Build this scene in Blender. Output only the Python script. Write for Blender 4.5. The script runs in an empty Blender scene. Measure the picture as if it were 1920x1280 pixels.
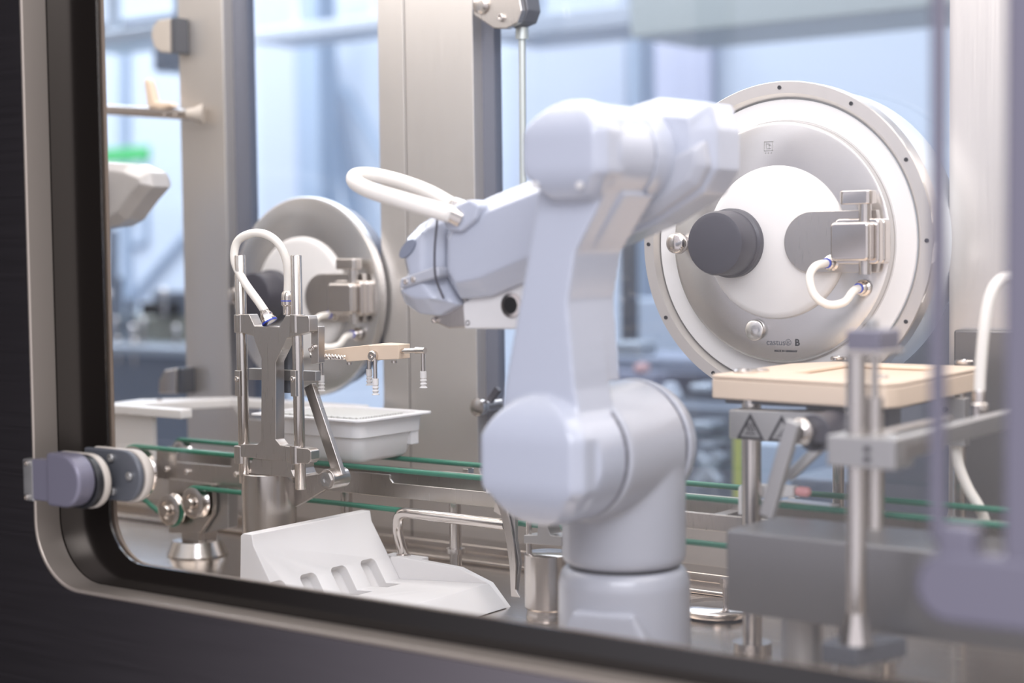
import bpy, bmesh, math, random
from mathutils import Vector, Matrix
R = math.radians
random.seed(7)
S = bpy.context.scene
COL = S.collection

# ------------------------------------------------------------------ camera
F_PX = 3100.0
YAW, PITCH, ROLL = R(36.5), R(3.2), R(0.7)
CH = 1.46                      # camera height; the steel deck lies at DECK
DECK = CH - 0.56
fwd = Vector((-math.sin(YAW)*math.cos(PITCH), math.cos(YAW)*math.cos(PITCH), -math.sin(PITCH)))
rgt0 = Vector((math.cos(YAW), math.sin(YAW), 0)); up0 = rgt0.cross(fwd)
rgt = rgt0*math.cos(ROLL) - up0*math.sin(ROLL)
up = up0*math.cos(ROLL) + rgt0*math.sin(ROLL)
cd = bpy.data.cameras.new('camera'); cam = bpy.data.objects.new('camera', cd); COL.objects.link(cam)
m3 = Matrix((rgt, up, -fwd)).transposed()
cam.matrix_world = Matrix.Translation((0, 0, CH)) @ m3.to_4x4()
cd.sensor_width = 36; cd.lens = F_PX/1920*36
cd.clip_start = 0.05; cd.clip_end = 60
cd.dof.use_dof = True; cd.dof.focus_distance = 2.63
cd.dof.aperture_fstop = cd.lens/1000/0.034
S.camera = cam

# ------------------------------------------------------------------ world, lamps, exposure
S.view_settings.view_transform = 'Standard'; S.view_settings.look = 'None'
S.view_settings.gamma = 1; S.view_settings.use_curve_mapping = False
S.view_settings.exposure = 0.14
w = bpy.data.worlds.new('room'); S.world = w; w.use_nodes = True
nt = w.node_tree; bg = nt.nodes['Background']
tc = nt.nodes.new('ShaderNodeTexCoord'); dot = nt.nodes.new('ShaderNodeVectorMath'); dot.operation = 'DOT_PRODUCT'
dot.inputs[1].default_value = (0.90, -0.40, 0.03)
nt.links.new(tc.outputs['Generated'], dot.inputs[0])
rp = nt.nodes.new('ShaderNodeValToRGB'); mr = nt.nodes.new('ShaderNodeMapRange')
mr.inputs['From Min'].default_value = -1; mr.inputs['From Max'].default_value = 1
nt.links.new(dot.outputs['Value'], mr.inputs['Value']); nt.links.new(mr.outputs['Result'], rp.inputs['Fac'])
nt.links.new(rp.outputs['Color'], bg.inputs['Color'])
e = rp.color_ramp.elements; e[0].position = 0.312; e[0].color = (0.004, 0.003, 0.003, 1)  # ramp shaped for dark reflections at left and fill from the front
e[1].position = 0.46; e[1].color = (0.78, 0.75, 0.83, 1)
x_ = rp.color_ramp.elements.new(0.9); x_.color = (1.0, 0.98, 1.04, 1)
bg.inputs['Strength'].default_value = 1.0

def area(name, loc, rot, sx, sy, power, col):
    l = bpy.data.lights.new(name, 'AREA'); l.shape = 'RECTANGLE'; l.size = sx; l.size_y = sy
    l.energy = power; l.color = col
    o = bpy.data.objects.new(name, l); COL.objects.link(o); o.location = loc; o.rotation_euler = rot
    return o
# chamber lamp (ceiling of the isolator), room lamps behind the rear windows, added fills inside and on the operator side
area('chamber_lamp', (-1.5, 2.0, CH+0.95), (0, 0, 0), 3.4, 0.6, 25, (1.0, 0.96, 0.92))
area('chamber_fill', (-1.6, 1.62, CH+0.80), (R(52), 0, 0), 3.2, 0.12, 5, (1.0, 0.95, 0.92))  # unseen strip added to brighten the interior steel
area('room_lamp', (-3.6, 4.6, 3.6), (0, 0, 0), 5.0, 2.6, 155, (0.90, 0.94, 1.0))
area('room_lamp', (-7.6, 5.0, 3.9), (0, 0, 0), 4.0, 2.4, 200, (0.92, 0.95, 1.0))
area('hall_fill', (0.3, -0.6, 3.0), (R(20), 0, R(25)), 2.6, 1.6, 95, (0.92, 0.94, 1.0))  # unseen fill added to brighten faces turned to the operator side

# ------------------------------------------------------------------ helpers
def ray(px, py): return fwd + rgt*((px-960)/F_PX) + up*((640-py)/F_PX)
def at(px, py, Y):
    d = ray(px, py); d = d*(Y/d.y); return Vector((d.x, d.y, d.z+CH))
def atz(px, py, z):
    d = ray(px, py); d = d*((z-CH)/d.z); return Vector((d.x, d.y, z))
def sc(px, py, Y):            # metres per pixel at that spot
    return (at(px, py, Y)-Vector((0, 0, CH))).dot(fwd)/F_PX

def mat(name, base, rough=0.5, metal=0.0, coat=0.0, noise=0.0, scale=(40, 40, 40), sss=0.0, aniso=0.0, radial=False, spec=0.5, trans=0.0, bump=0.0, emit=None, estr=0):
    m = bpy.data.materials.new(name); m.use_nodes = True; t = m.node_tree; p = t.nodes['Principled BSDF']
    p.inputs['Base Color'].default_value = (*base, 1); p.inputs['Roughness'].default_value = rough
    p.inputs['Metallic'].default_value = metal; p.inputs['Coat Weight'].default_value = coat
    p.inputs['Coat Roughness'].default_value = 0.15
    p.inputs['Specular IOR Level'].default_value = spec
    p.inputs['Transmission Weight'].default_value = trans
    if sss:
        p.inputs['Subsurface Weight'].default_value = sss; p.inputs['Subsurface Radius'].default_value = (1, .9, .8)
        p.inputs['Subsurface Scale'].default_value = 0.01
    if emit:
        p.inputs['Emission Color'].default_value = (*emit, 1); p.inputs['Emission Strength'].default_value = estr
    if noise or bump:
        c = t.nodes.new('ShaderNodeTexCoord'); mp = t.nodes.new('ShaderNodeMapping'); mp.inputs['Scale'].default_value = scale
        n = t.nodes.new('ShaderNodeTexNoise'); n.inputs['Scale'].default_value = 1.0; n.inputs['Detail'].default_value = 4
        t.links.new(c.outputs['Object'], mp.inputs['Vector']); t.links.new(mp.outputs['Vector'], n.inputs['Vector'])
        if noise:
            r = t.nodes.new('ShaderNodeMapRange'); r.inputs['To Min'].default_value = max(0.02, rough-noise); r.inputs['To Max'].default_value = rough+noise
            t.links.new(n.outputs['Fac'], r.inputs['Value']); t.links.new(r.outputs['Result'], p.inputs['Roughness'])
        if bump:
            b = t.nodes.new('ShaderNodeBump'); b.inputs['Strength'].default_value = bump; b.inputs['Distance'].default_value = 0.001
            t.links.new(n.outputs['Fac'], b.inputs['Height']); t.links.new(b.outputs['Normal'], p.inputs['Normal'])
    if aniso:
        p.inputs['Anisotropic'].default_value = aniso
        tn = t.nodes.new('ShaderNodeTangent'); tn.direction_type = 'RADIAL'; tn.axis = 'Y' if radial else 'Z'
        t.links.new(tn.outputs['Tangent'], p.inputs['Tangent'])
    return m

STEEL = mat('brushed_steel', (.56, .52, .485), .30, 1, noise=.08, scale=(900, 20, 20))
STEELV = mat('brushed_steel_sheet', (.67, .635, .60), .38, .85, noise=.08, scale=(300, 300, 6))
STEELD = mat('satin_steel_dull', (.44, .43, .42), .42, .9, noise=.06, scale=(60, 60, 60))
DECKM = mat('deck_steel', (.54, .48, .43), .24, 1, noise=.08, scale=(14, 400, 14))
POL = mat('polished_steel', (.66, .61, .57), .16, 1)
SPIN = mat('turned_steel', (.64, .62, .60), .27, 1, aniso=.92, radial=True)
ROUND = mat('ground_round_steel', (.60, .56, .525), .24, 1, noise=.05, scale=(800, 800, 10))
WHITE = mat('white_plastic', (.70, .68, .665), .42, sss=.15)
WHITE2 = mat('white_polymer_moulding', (.76, .75, .755), .35, sss=.1)
DRUM = mat('pale_drum_polymer', (.74, .79, .84), .22, coat=.4)
BEIGE = mat('peek_beige', (.70, .56, .43), .40, sss=.05)
GREEN = mat('green_belt', (.03, .165, .105), .38)
ROBOT = mat('robot_paint', (.43, .455, .53), .26, coat=.7)
ROBOT2 = mat('robot_paint_grey', (.40, .41, .455), .34, coat=.5)
DARK = mat('dark_rubber', (.045, .043, .055), .38)
GREY = mat('dark_grey_plate', (.10, .105, .12), .42, .3)
BLACK = mat('black_part', (.012, .012, .014), .4)
HOSE = mat('silicone_hose', (.80, .76, .70), .38, sss=.2)
BLUE = mat('blue_seal', (.03, .06, .45), .4)
LILAC = mat('anodised_lilac', (.17, .16, .205), .36, .35)
PANEL = mat('dark_facade_panel', (.33, .305, .325), .24, 1, noise=.03, scale=(5, 5, 300))
FRIT = mat('black_glass_border', (.010, .008, .007), .14, spec=.6); FRIT.node_tree.nodes['Principled BSDF'].inputs['IOR'].default_value = 1.6
CREAM = mat('cream_gasket', (.46, .41, .36), .45)
SEAL = mat('window_seal', (.15, .16, .20), .3, .2)
RED = mat('red_lens', (.75, .10, .12), .3)
CLEAR = mat('clear_polymer', (.9, .9, .88), .12, trans=.7)
def glass(name, tint, k=1.0):
    m = bpy.data.materials.new(name); m.use_nodes = True; t = m.node_tree
    for n in list(t.nodes): t.nodes.remove(n)
    o = t.nodes.new('ShaderNodeOutputMaterial'); mx = t.nodes.new('ShaderNodeMixShader')
    tr = t.nodes.new('ShaderNodeBsdfTransparent'); tr.inputs['Color'].default_value = (*tint, 1)
    g = t.nodes.new('ShaderNodeBsdfGlossy'); g.inputs['Roughness'].default_value = 0.02
    f = t.nodes.new('ShaderNodeLayerWeight'); pw = t.nodes.new('ShaderNodeMath'); pw.operation = 'POWER'; pw.inputs[1].default_value = 5
    ml = t.nodes.new('ShaderNodeMath'); ml.operation = 'MULTIPLY_ADD'; ml.inputs[1].default_value = .9*k; ml.inputs[2].default_value = .04*k
    t.links.new(f.outputs['Facing'], pw.inputs[0]); t.links.new(pw.outputs[0], ml.inputs[0]); t.links.new(ml.outputs[0], mx.inputs['Fac'])
    t.links.new(tr.outputs[0], mx.inputs[1]); t.links.new(g.outputs[0], mx.inputs[2]); t.links.new(mx.outputs[0], o.inputs['Surface'])
    return m
GLASS = glass('door_glass', (.995, .995, 1.0)); GLASS2 = glass('rear_glass', (.95, .975, 1.0))

class B:
    """collects closed shapes in one bmesh, world coordinates"""
    def __init__(s): s.bm = bmesh.new(); s.M = None
    def v(s, p):
        p = Vector(p)
        return s.bm.verts.new(s.M @ p if s.M else p)
    def box(s, x0, x1, y0, y1, z0, z1):
        v = [s.v((x, y, z)) for z in (z0, z1) for x, y in ((x0, y0), (x1, y0), (x1, y1), (x0, y1))]
        for f in ((3, 2, 1, 0), (4, 5, 6, 7), (0, 1, 5, 4), (1, 2, 6, 5), (2, 3, 7, 6), (3, 0, 4, 7)): s.bm.faces.new([v[i] for i in f])
        return s
    def cbox(s, c, sx, sy, sz): return s.box(c[0]-sx/2, c[0]+sx/2, c[1]-sy/2, c[1]+sy/2, c[2]-sz/2, c[2]+sz/2)
    def loft(s, rings, caps=True):
        rr = [[s.v(p) for p in r] for r in rings]
        n = len(rr[0])
        for a, b in zip(rr, rr[1:]):
            for i in range(n): s.bm.faces.new((a[i], a[(i+1) % n], b[(i+1) % n], b[i]))
        if caps: s.bm.faces.new(rr[0][::-1]); s.bm.faces.new(rr[-1])
        return s
    def prism(s, pts, a0, a1, ax='y'):
        f = {'y': lambda p, a: (p[0], a, p[1]), 'z': lambda p, a: (p[0], p[1], a), 'x': lambda p, a: (a, p[0], p[1])}[ax]
        return s.loft([[f(p, a0) for p in pts], [f(p, a1) for p in pts]])
    def pprism(s, pix, y0, y1):     # outline read at depth y0, real thickness to y1
        pts = [(at(a, b, y0).x, at(a, b, y0).z) for a, b in pix]
        return s.prism(pts, y0, y1)
    def lathe(s, c, axis, prof, seg=48, closed=False):
        c = Vector(c); ax = Vector(axis).normalized()
        h = Vector((0, 0, 1)) if abs(ax.z) < .9 else Vector((1, 0, 0))
        u = ax.cross(h).normalized(); w_ = ax.cross(u)
        rings = []
        for r, t in prof:
            r = max(r, 1e-5)
            rings.append([c+ax*t+(u*math.cos(k*2*math.pi/seg)+w_*math.sin(k*2*math.pi/seg))*r for k in range(seg)])
        if closed: rings.append(rings[0]); s.loft(rings, False); bmesh.ops.remove_doubles(s.bm, verts=s.bm.verts, dist=1e-7)
        else: s.loft(rings)
        return s
    def cyl(s, p0, p1, r0, r1=None, seg=32):
        p0, p1 = Vector(p0), Vector(p1); r1 = r0 if r1 is None else r1
        return s.lathe(p0, p1-p0, [(r0, 0), (r1, (p1-p0).length)], seg)
    def ring(s, c, axis, ri, ro, t0, t1, seg=64):
        return s.lathe(c, axis, [(ro, t0), (ro, t1), (ri, t1), (ri, t0)], seg, True)
    def ball(s, c, r, seg=20):
        return s.lathe(c, (0, 0, 1), [(r*math.sin(a), -r*math.cos(a)) for a in [math.pi*(k+.02)/12.04 for k in range(13)]], seg)
    def tube(s, pts, r, seg=14, smooth=True, n=8):
        P = [Vector(p) for p in pts]
        if smooth and len(P) > 2:
            Q = []; E_ = [P[0]*2-P[1]]+P+[P[-1]*2-P[-2]]
            for i in range(1, len(E_)-2):
                a, b, c, d = E_[i-1:i+3]
                for k in range(n):
                    t = k/n; Q.append(.5*((2*b)+(c-a)*t+(2*a-5*b+4*c-d)*t*t+(3*b-a-3*c+d)*t**3))
            Q.append(P[-1]); P = Q
        T = [(P[min(i+1, len(P)-1)]-P[max(i-1, 0)]).normalized() for i in range(len(P))]
        u = T[0].orthogonal().normalized(); rings = []
        for i, p in enumerate(P):
            u = (u-T[i]*u.dot(T[i])).normalized(); w_ = T[i].cross(u)
            rr = r(i/(len(P)-1)) if callable(r) else r
            rings.append([p+(u*math.cos(k*2*math.pi/seg)+w_*math.sin(k*2*math.pi/seg))*rr for k in range(seg)])
        return s.loft(rings)
    def bar(s, p0, p1, w_, t, up_=(0, 1, 0)):   # flat bar: w across, t along up_
        p0, p1 = Vector(p0), Vector(p1); d = (p1-p0).normalized(); n = Vector(up_); n = (n-d*n.dot(d)).normalized(); q = d.cross(n)
        f = lambda p: [p+q*w_/2*i+n*t/2*j for i, j in ((-1, -1), (1, -1), (1, 1), (-1, 1))]
        return s.loft([f(p0), f(p1)])
    def plate(s, outer, holes, y0, y1):
        bm = s.bm; es = []
        for lp in [outer]+holes:
            vs = [bm.verts.new((p[0], y0, p[1])) for p in lp]
            es += [bm.edges.new((vs[i], vs[(i+1) % len(vs)])) for i in range(len(vs))]
        g = bmesh.ops.triangle_fill(bm, use_beauty=True, use_dissolve=False, edges=es)
        fs = [f for f in g['geom'] if isinstance(f, bmesh.types.BMFace)]
        ex = bmesh.ops.extrude_face_region(bm, geom=fs, use_keep_orig=True)
        for v in ex['geom']:
            if isinstance(v, bmesh.types.BMVert): v.co.y = y1
        return s

def rrect(x0, x1, z0, z1, r, n=8):
    r = r if isinstance(r, (list, tuple)) else [r]*4      # bl, br, tr, tl
    out = []
    for (cx, cz, a0, q) in ((x0+r[0], z0+r[0], 180, r[0]), (x1-r[1], z0+r[1], 270, r[1]), (x1-r[2], z1-r[2], 0, r[2]), (x0+r[3], z1-r[3], 90, r[3])):
        if q < 1e-6: out.append((cx, cz)); continue
        for k in range(n+1):
            a = R(a0+90*k/n); out.append((cx+q*math.cos(a), cz+q*math.sin(a)))
    return out

def origin_of(o):
    v = Vector((0, 0, 0))
    while o: v += o.location; o = o.parent
    return v
def obj(name, b, m, parent=None, bevel=0, seg=2, label=None, ang=32, smooth=True):
    bm = b.bm; bmesh.ops.recalc_face_normals(bm, faces=bm.faces)
    loc = Vector((0, 0, 0))
    if parent: off = origin_of(parent)
    else:
        xs = [v.co for v in bm.verts]; off = Vector(((min(v.x for v in xs)+max(v.x for v in xs))/2, (min(v.y for v in xs)+max(v.y for v in xs))/2, min(v.z for v in xs))); loc = off
    bmesh.ops.translate(bm, verts=bm.verts, vec=-off)
    for f in bm.faces: f.smooth = smooth
    if not bevel:
        for e_ in bm.edges:
            if len(e_.link_faces) == 2 and e_.calc_face_angle(0) > R(ang): e_.smooth = False
    me = bpy.data.meshes.new(name); bm.to_mesh(me); bm.free(); me.materials.append(m)
    o = bpy.data.objects.new(name, me); COL.objects.link(o); o.location = loc
    if parent: o.parent = parent
    if bevel:
        k = o.modifiers.new('b', 'BEVEL'); k.width = bevel; k.segments = seg; k.limit_method = 'ANGLE'; k.angle_limit = R(35)
        k = o.modifiers.new('w', 'WEIGHTED_NORMAL'); k.keep_sharp = True
    if label: o['label'] = label
    return o
def organic(name, b, m, parent, vox=.004, it=6, label=None):
    o = obj(name, b, m, parent, label=label)
    k = o.modifiers.new('r', 'REMESH'); k.mode = 'VOXEL'; k.voxel_size = vox; k.use_smooth_shade = True
    k = o.modifiers.new('s', 'SMOOTH'); k.factor = .5; k.iterations = it
    return o
def thing(name, label, cat, loc, group=None):
    o = bpy.data.objects.new(name, None); COL.objects.link(o); o.location = loc; o.empty_display_size = .02
    o['label'] = label; o['category'] = cat
    if group: o['group'] = group
    return o
def tag(o, label, cat, group=None, kind=None):
    o['label'] = label; o['category'] = cat
    if group: o['group'] = group
    if kind: o['kind'] = kind
    return o
def struct(name, b, m, label, bevel=0, parent=None):
    o = obj(name, b, m, parent, bevel)
    if not parent: o['kind'] = 'structure'; o['label'] = label; o['category'] = name.split('_')[0]
    return o
def dup(root, loc, label=None):
    r = root.copy(); COL.objects.link(r); r.location = loc
    if label: r['label'] = label
    for ch in list(root.children):
        c = ch.copy(); COL.objects.link(c); c.parent = r
        for g in ch.children:
            d = g.copy(); COL.objects.link(d); d.parent = c
    return r
def bolt(name, c, axis, r, h, m, parent):   # hex socket cap screw
    b = B(); b.lathe(c, axis, [(r, 0), (r, h*.85), (r*.88, h), (r*.5, h), (r*.45, h*.5)], 20)
    return obj(name, b, m, parent)

# ------------------------------------------------------------------ setting: deck, rear wall, front facade
YW = 2.42; YG = 2.46
b = B(); b.box(-3.6, 0.4, 1.545, 2.47, DECK-.03, DECK)
struct('floor', b, DECKM, 'brushed steel working deck of the enclosure')
def px_x(px, py, Y=YW): return at(px, py, Y).x
zt = CH+1.0
Lw = rrect(-3.3, px_x(342, 400), CH-.452, zt, [.03, .02, 0, 0])
Mw = rrect(px_x(424, 350), px_x(716, 550), CH-.345, zt, [.055, .055, 0, 0])
Rw = rrect(px_x(891, 450), px_x(1779, 600), CH-.442, zt, [.05, .04, 0, 0])
seam = px_x(761, 300)
b = B(); b.plate([(-3.6, DECK-.02), (seam-.0015, DECK-.02), (seam-.0015, zt+.3), (-3.6, zt+.3)], [Lw, Mw], YW, YG+.015)
struct('wall_back', b, STEELV, 'brushed steel rear wall with window openings', .0015)
b = B(); b.plate([(seam+.0015, DECK-.02), (0.4, DECK-.02), (0.4, zt+.3), (seam+.0015, zt+.3)], [Rw], YW, YG+.015)
struct('wall_back_right', b, STEELV, 'brushed steel rear wall around the right window', .0015)
b = B(); b.box(seam-.02, seam+.02, YG+.016, YG+.03, DECK, zt+.3); struct('trim_1', b, SEAL, 'dark joint strip between rear wall sheets')
for i, (lp, xs) in enumerate(((Lw, .004), (Mw, .042), (Rw, .028))):  # middle seal widened to take in a dark reflection on its glass
    x0 = min(p[0] for p in lp); x1 = max(p[0] for p in lp); z0 = min(p[1] for p in lp); z1 = zt
    inn = rrect(x0+xs, x1-min(xs*.35, .008), z0+min(xs*.5, .008), z1-.02, [.04, .03, 0, 0])
    out = rrect(x0-.001, x1+.001, z0-.001, z1+.001, [.05, .04, 0, 0])
    b = B(); b.plate(out, [inn], YG-.012, YG+.01)
    fr = struct('window_%d' % (i+1), b, SEAL, 'rear window %s' % ('left of the first steel pillar', 'behind the smaller round port', 'behind the large round port')[i])
    b = B(); b.box(x0+.004, x1-.004, YG-.004, YG+.004, z0+.004, z1-.02); obj('pane', b, GLASS2, fr)
# plinth and fold lines at the foot of the rear wall
b = B(); b.box(-3.4, .35, 2.36, 2.419, DECK, DECK+.022); b.box(-3.4, .35, 2.30, 2.36, DECK, DECK+.008)
struct('trim_2', b, DECKM, 'folded steel plinth along the rear wall', .003)
b = B(); b.box(-3.4, .35, 2.385, 2.419, DECK+.105, DECK+.120)
struct('trim_3', b, DECKM, 'steel ledge low on the rear wall', .003)
b = B(); b.box(-3.62, -3.6, 1.545, 2.47, DECK-.03, zt+.3); struct('wall_left', b, STEELV, 'steel end wall on the left')
b = B(); b.box(.40, .42, 1.545, 2.47, DECK-.03, zt+.3); struct('wall_right', b, STEELV, 'steel end wall on the right')

b = B(); b.box(px_x(1786, 800, 2.40), .39, 2.402, 2.4195, DECK+.125, CH-.13)  # dark sheet added where the lower wall lies in shade
struct('trim_5', b, mat('shaded_wall_steel', (.20, .19, .185), .36, .7, noise=.05, scale=(5, 5, 60)), 'dark sheet for the shade low on the rear wall at the far right', .004)
# front: facade panel, steel reveal, black border, door pane
YF = 1.50; YD = 1.54
hx0 = at(66, 860, YF).x; hz0 = at(480, 1168, YF).z; hx1 = .5; hz1 = zt+.1
hole = rrect(hx0, hx1, hz0, hz1, [.095, 0, 0, 0], 16)
b = B(); b.plate([(-4.6, .0), (2.0, .0), (2.0, zt+.5), (-4.6, zt+.5)], [hole], YF, YF+.05)
struct('wall_front', b, PANEL, 'dark satin facade panel around the glass door', .004)
b = B(); b.plate([(-3.6, DECK), (.4, DECK), (.4, zt+.3), (-3.6, zt+.3)], [rrect(hx0+.02, hx1-.15, hz0+.03, zt+.08, [.07, 0, 0, 0], 16)], YF+.051, YF+.058)
struct('wall_front_inner', b, STEELV, 'steel inner lining beside the glass door')
inner = rrect(hx0+.006, hx1-.006, hz0+.006, hz1-.006, [.09, 0, 0, 0], 16)
hole2 = rrect(hx0-.0, hx1, hz0, hz1, [.095, 0, 0, 0], 16)
b = B(); b.plate(hole2, [inner], YF-.006, YD-.003)
struct('trim_4', b, mat('warm_reveal', (.40, .345, .30), .30, .6), 'bright steel reveal around the glass door', .002)
ix0 = at(194, 450, YD).x; iz0 = at(700, 1125, YD).z
fri = rrect(ix0, hx1-.02, iz0, hz1-.02, [.07, 0, 0, 0], 16)
fro = rrect(hx0+.001, hx1-.001, hz0+.001, hz1-.001, [.092, 0, 0, 0], 16)
b = B(); b.plate(fro, [fri], YD-.003, YD+.001)
dg = struct('door_1', b, FRIT, 'glass door with a wide black border')
b = B(); b.box(ix0-.012, hx1-.012, YD+.0015, YD+.0075, iz0-.012, hz1-.012); obj('pane', b, GLASS, dg)
b = B(); b.plate(rrect(ix0-.012, hx1, iz0-.012, hz1, [.08, 0, 0, 0], 16), [rrect(ix0-.001, hx1-.02, iz0-.001, hz1-.02, [.07, 0, 0, 0], 16)], YD+.008, YD+.014); obj('gasket', b, mat('brown_gasket', (.16, .12, .09), .4), dg, .002)

# ------------------------------------------------------------------ round transfer ports
def text_mesh(name, body, size, c, m, parent, align='CENTER', bold=False):
    cu = bpy.data.curves.new(name, 'FONT'); cu.body = body; cu.size = size; cu.align_x = align; cu.extrude = .00015
    if bold: cu.offset = size*.03
    o = bpy.data.objects.new(name, cu); COL.objects.link(o)
    bpy.context.view_layer.update()
    me = bpy.data.meshes.new_from_object(o); bpy.data.objects.remove(o); me.materials.clear(); me.materials.append(m)
    o = bpy.data.objects.new(name, me); COL.objects.link(o)
    o.rotation_euler = (R(90), 0, 0)
    o.location = Vector(c)-(origin_of(parent) if parent else Vector()); o.parent = parent
    return o
def port(cx, fy, cz, label, halo, depth):
    t = thing('transfer_port', label, 'port', (cx, fy+depth, cz-.2)); C = lambda dx, y, dz: (cx+dx, fy+y, cz+dz)
    A = (0, 1, 0); F = (0, -1, 0)
    if halo:
        b = B(); b.lathe(C(0, 0, 0), A, [(.236, .012), (.243, .02), (.244, depth), (.15, depth), (.15, .05)], 96); obj('drum', b, DRUM, t)
        b = B(); b.lathe(C(0, 0, 0), A, [(.2505, .003), (.2490, .0), (.2315, .0), (.2285, .004), (.2225, .012), (.2225, .030), (.2505, .030), (.2505, .003)], 128, True)
        fl = obj('flange_ring', b, STEELV, t, ang=50)
        for k in range(12):
            a = R(30*k); bolt('flange_screw', C(.2405*math.sin(a), .0005, .2405*math.cos(a)), F, .0032, .002, BLACK, fl)
        b = B(); b.lathe(C(0, 0, 0), A, [(.2224, .009), (.221, .0075), (.1905, .0075), (.186, .012), (.186, .03), (.2224, .03)], 128); obj('light_ring', b, WHITE, t)
        rp_ = .188
    else:
        b = B(); b.lathe(C(0, 0, 0), A, [(.180, .008), (.186, depth), (.1, depth)], 96); obj('drum', b, SEAL, t)
        rp_ = .1985
    b = B(); b.lathe(C(0, 0, 0), A, [(1e-4, -.012), (.110, -.012), (rp_-.006, -.008), (rp_-.0015, -.0065), (rp_, -.003), (rp_, .012 if halo is False else .022), (1e-4, .012 if halo is False else .022)], 128)
    pl = obj('cover_plate', b, SPIN, t, ang=25); pl.location = (0, -depth, .2); 
    for v in pl.data.vertices: v.co -= Vector((0, -depth, .2))
    b = B(); b.lathe(C(0, 0, 0), A, [(1e-4, -.022), (.108, -.022), (.1165, -.0205), (.119, -.017), (.1195, -.008), (1e-4, -.008)], 96); obj('inner_disc', b, WHITE, t, ang=60)
    kx = -.071
    b = B(); b.lathe(C(kx, 0, 0), A, [(1e-4, -.083), (.040, -.083), (.0475, -.0805), (.050, -.074), (.0505, -.036), (.0545, -.033), (.0545, -.022), (1e-4, -.022)], 64); obj('round_cap', b, DARK, t, ang=50, label='dark grey round cap')
    b = B(); b.lathe(C(-.168, 0, .001), A, [(1e-4, -.040), (.013, -.040), (.0165, -.037), (.0175, -.026), (.013, -.020), (.012, -.008), (1e-4, -.008)], 32); obj('side_knob', b, POL, t, ang=50)
    if halo:
        b = B(); b.lathe(C(-.036, 0, -.137), A, [(1e-4, -.020), (.0150, -.020), (.0163, -.0185), (.0163, -.008), (1e-4, -.008)], 40)
        kn = obj('lower_knob', b, SPIN, t, ang=50)
        kn.location = (-.036, -depth, .2-.137)
        for v in kn.data.vertices: v.co -= Vector((-.036, -depth, .2-.137))
    # rounded tongue plate and hinge
    pts = [(cx+.068+.0465*math.cos(R(a)), cz+.0465*math.sin(R(a))) for a in range(90, 271, 6)] + [(cx+.174, cz-.0465), (cx+.182, cz), (cx+.174, cz+.0465)]
    b = B(); b.prism(pts, fy-.0285, fy-.018); obj('tongue_plate', b, STEEL, t, .001)
    b = B(); b.prism([(cx+.15+x, cz+z) for x, z in rrect(-.036, .036, -.034, .034, .008)], fy-.046, fy-.0285)
    b.prism([(cx+.158+x, cz+z) for x, z in rrect(-.030, .030, -.0335, .0335, .008)], fy-.030, fy-.008)
    hb = obj('hinge_block', b, POL, t, .003, 3)
    b = B(); b.prism([(cx+.148+x, cz+z) for x, z in rrect(-.031, .031, -.029, .029, .007)], fy-.068, fy-.046); obj('hinge_cover', b, POL, t, .005, 4)
    b = B(); b.cyl(C(.162, -.042, -.049), C(.162, -.042, .062), .0095); obj('hinge_pin', b, ROUND, t)
    b = B(); b.prism([(cx+.152+x, fy-.042+y) for x, y in rrect(-.027, .024, -.013, .015, .008)], cz+.055, cz+.0755, 'z'); obj('top_catch', b, POL, t, .002)
    for dx, dz in ((.102, -.032), (.146, -.070)):
        b = B(); b.lathe(C(dx, -.012 if dx > .12 else -.028, dz), F, [(.0125, 0), (.0125, .004), (.0095, .006), (.0095, .015), (.007, .017)], 24); f_ = obj('hose_fitting', b, POL, t)
        b = B(); b.ring(C(dx, -.029 if dx > .12 else -.045, dz), F, .004, .0078, 0, .003, 24); obj('seal_ring', b, BLUE, f_)
    y1, y2 = -.045, -.029
    P = [C(.102, y1, -.032), C(.094, y1-.022, -.036), C(.090, y1-.034, -.052), C(.098, y1-.036, -.078), C(.117, y1-.03, -.093), C(.136, y2-.030, -.090), C(.145, y2-.018, -.074), C(.146, y2, -.070)]
    b = B(); b.tube(P, .0062); obj('bridge_hose', b, HOSE, t)
    return t
P2 = port(-1.201, 2.33, CH+.005, 'large round transfer port with a white ring and a ring of screws, on the right', True, .125)
P1 = port(-2.282, 2.40, CH-.09, 'smaller round steel port cover behind the gripper stand, without a white ring', False, .055)
# engraved marks on the large port
cx, fy, cz = -1.201, 2.33, CH+.005
text_mesh('engraved_text', 'castus® ', .0135, (cx+.004, fy-.0096, cz-.160), GREY, P2)
text_mesh('engraved_text', 'B', .0145, (cx+.034, fy-.0096, cz-.160), BLACK, P2, bold=True)
text_mesh('engraved_text', 'MADE IN GERMANY', .0044, (cx+.014, fy-.0090, cz-.1705), BLACK, P2, bold=True)
b = B()
for x0, x1, z0, z1 in ((-.0075, .0075, .0066, .0075), (-.0075, .0075, -.0075, -.0066), (-.0075, -.0066, -.0075, .0075), (.0066, .0075, -.0075, .0075), (-.0042, -.0034, -.0042, .004), (-.0042, .002, .0034, .0042), (-.002, .0042, -.0042, -.0034), (.0, .0044, .0012, .002), (.0012, .002, -.004, .003), (-.0062, -.0036, -.0115, -.0098), (-.0013, .0013, -.0115, -.0098), (.0036, .0062, -.0115, -.0098)):
    b.box(cx-.014+x0, cx-.014+x1, fy-.0108, fy-.0100, cz+.150+z0, cz+.150+z1)
obj('engraved_emblem', b, STEELD, P2)

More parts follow.
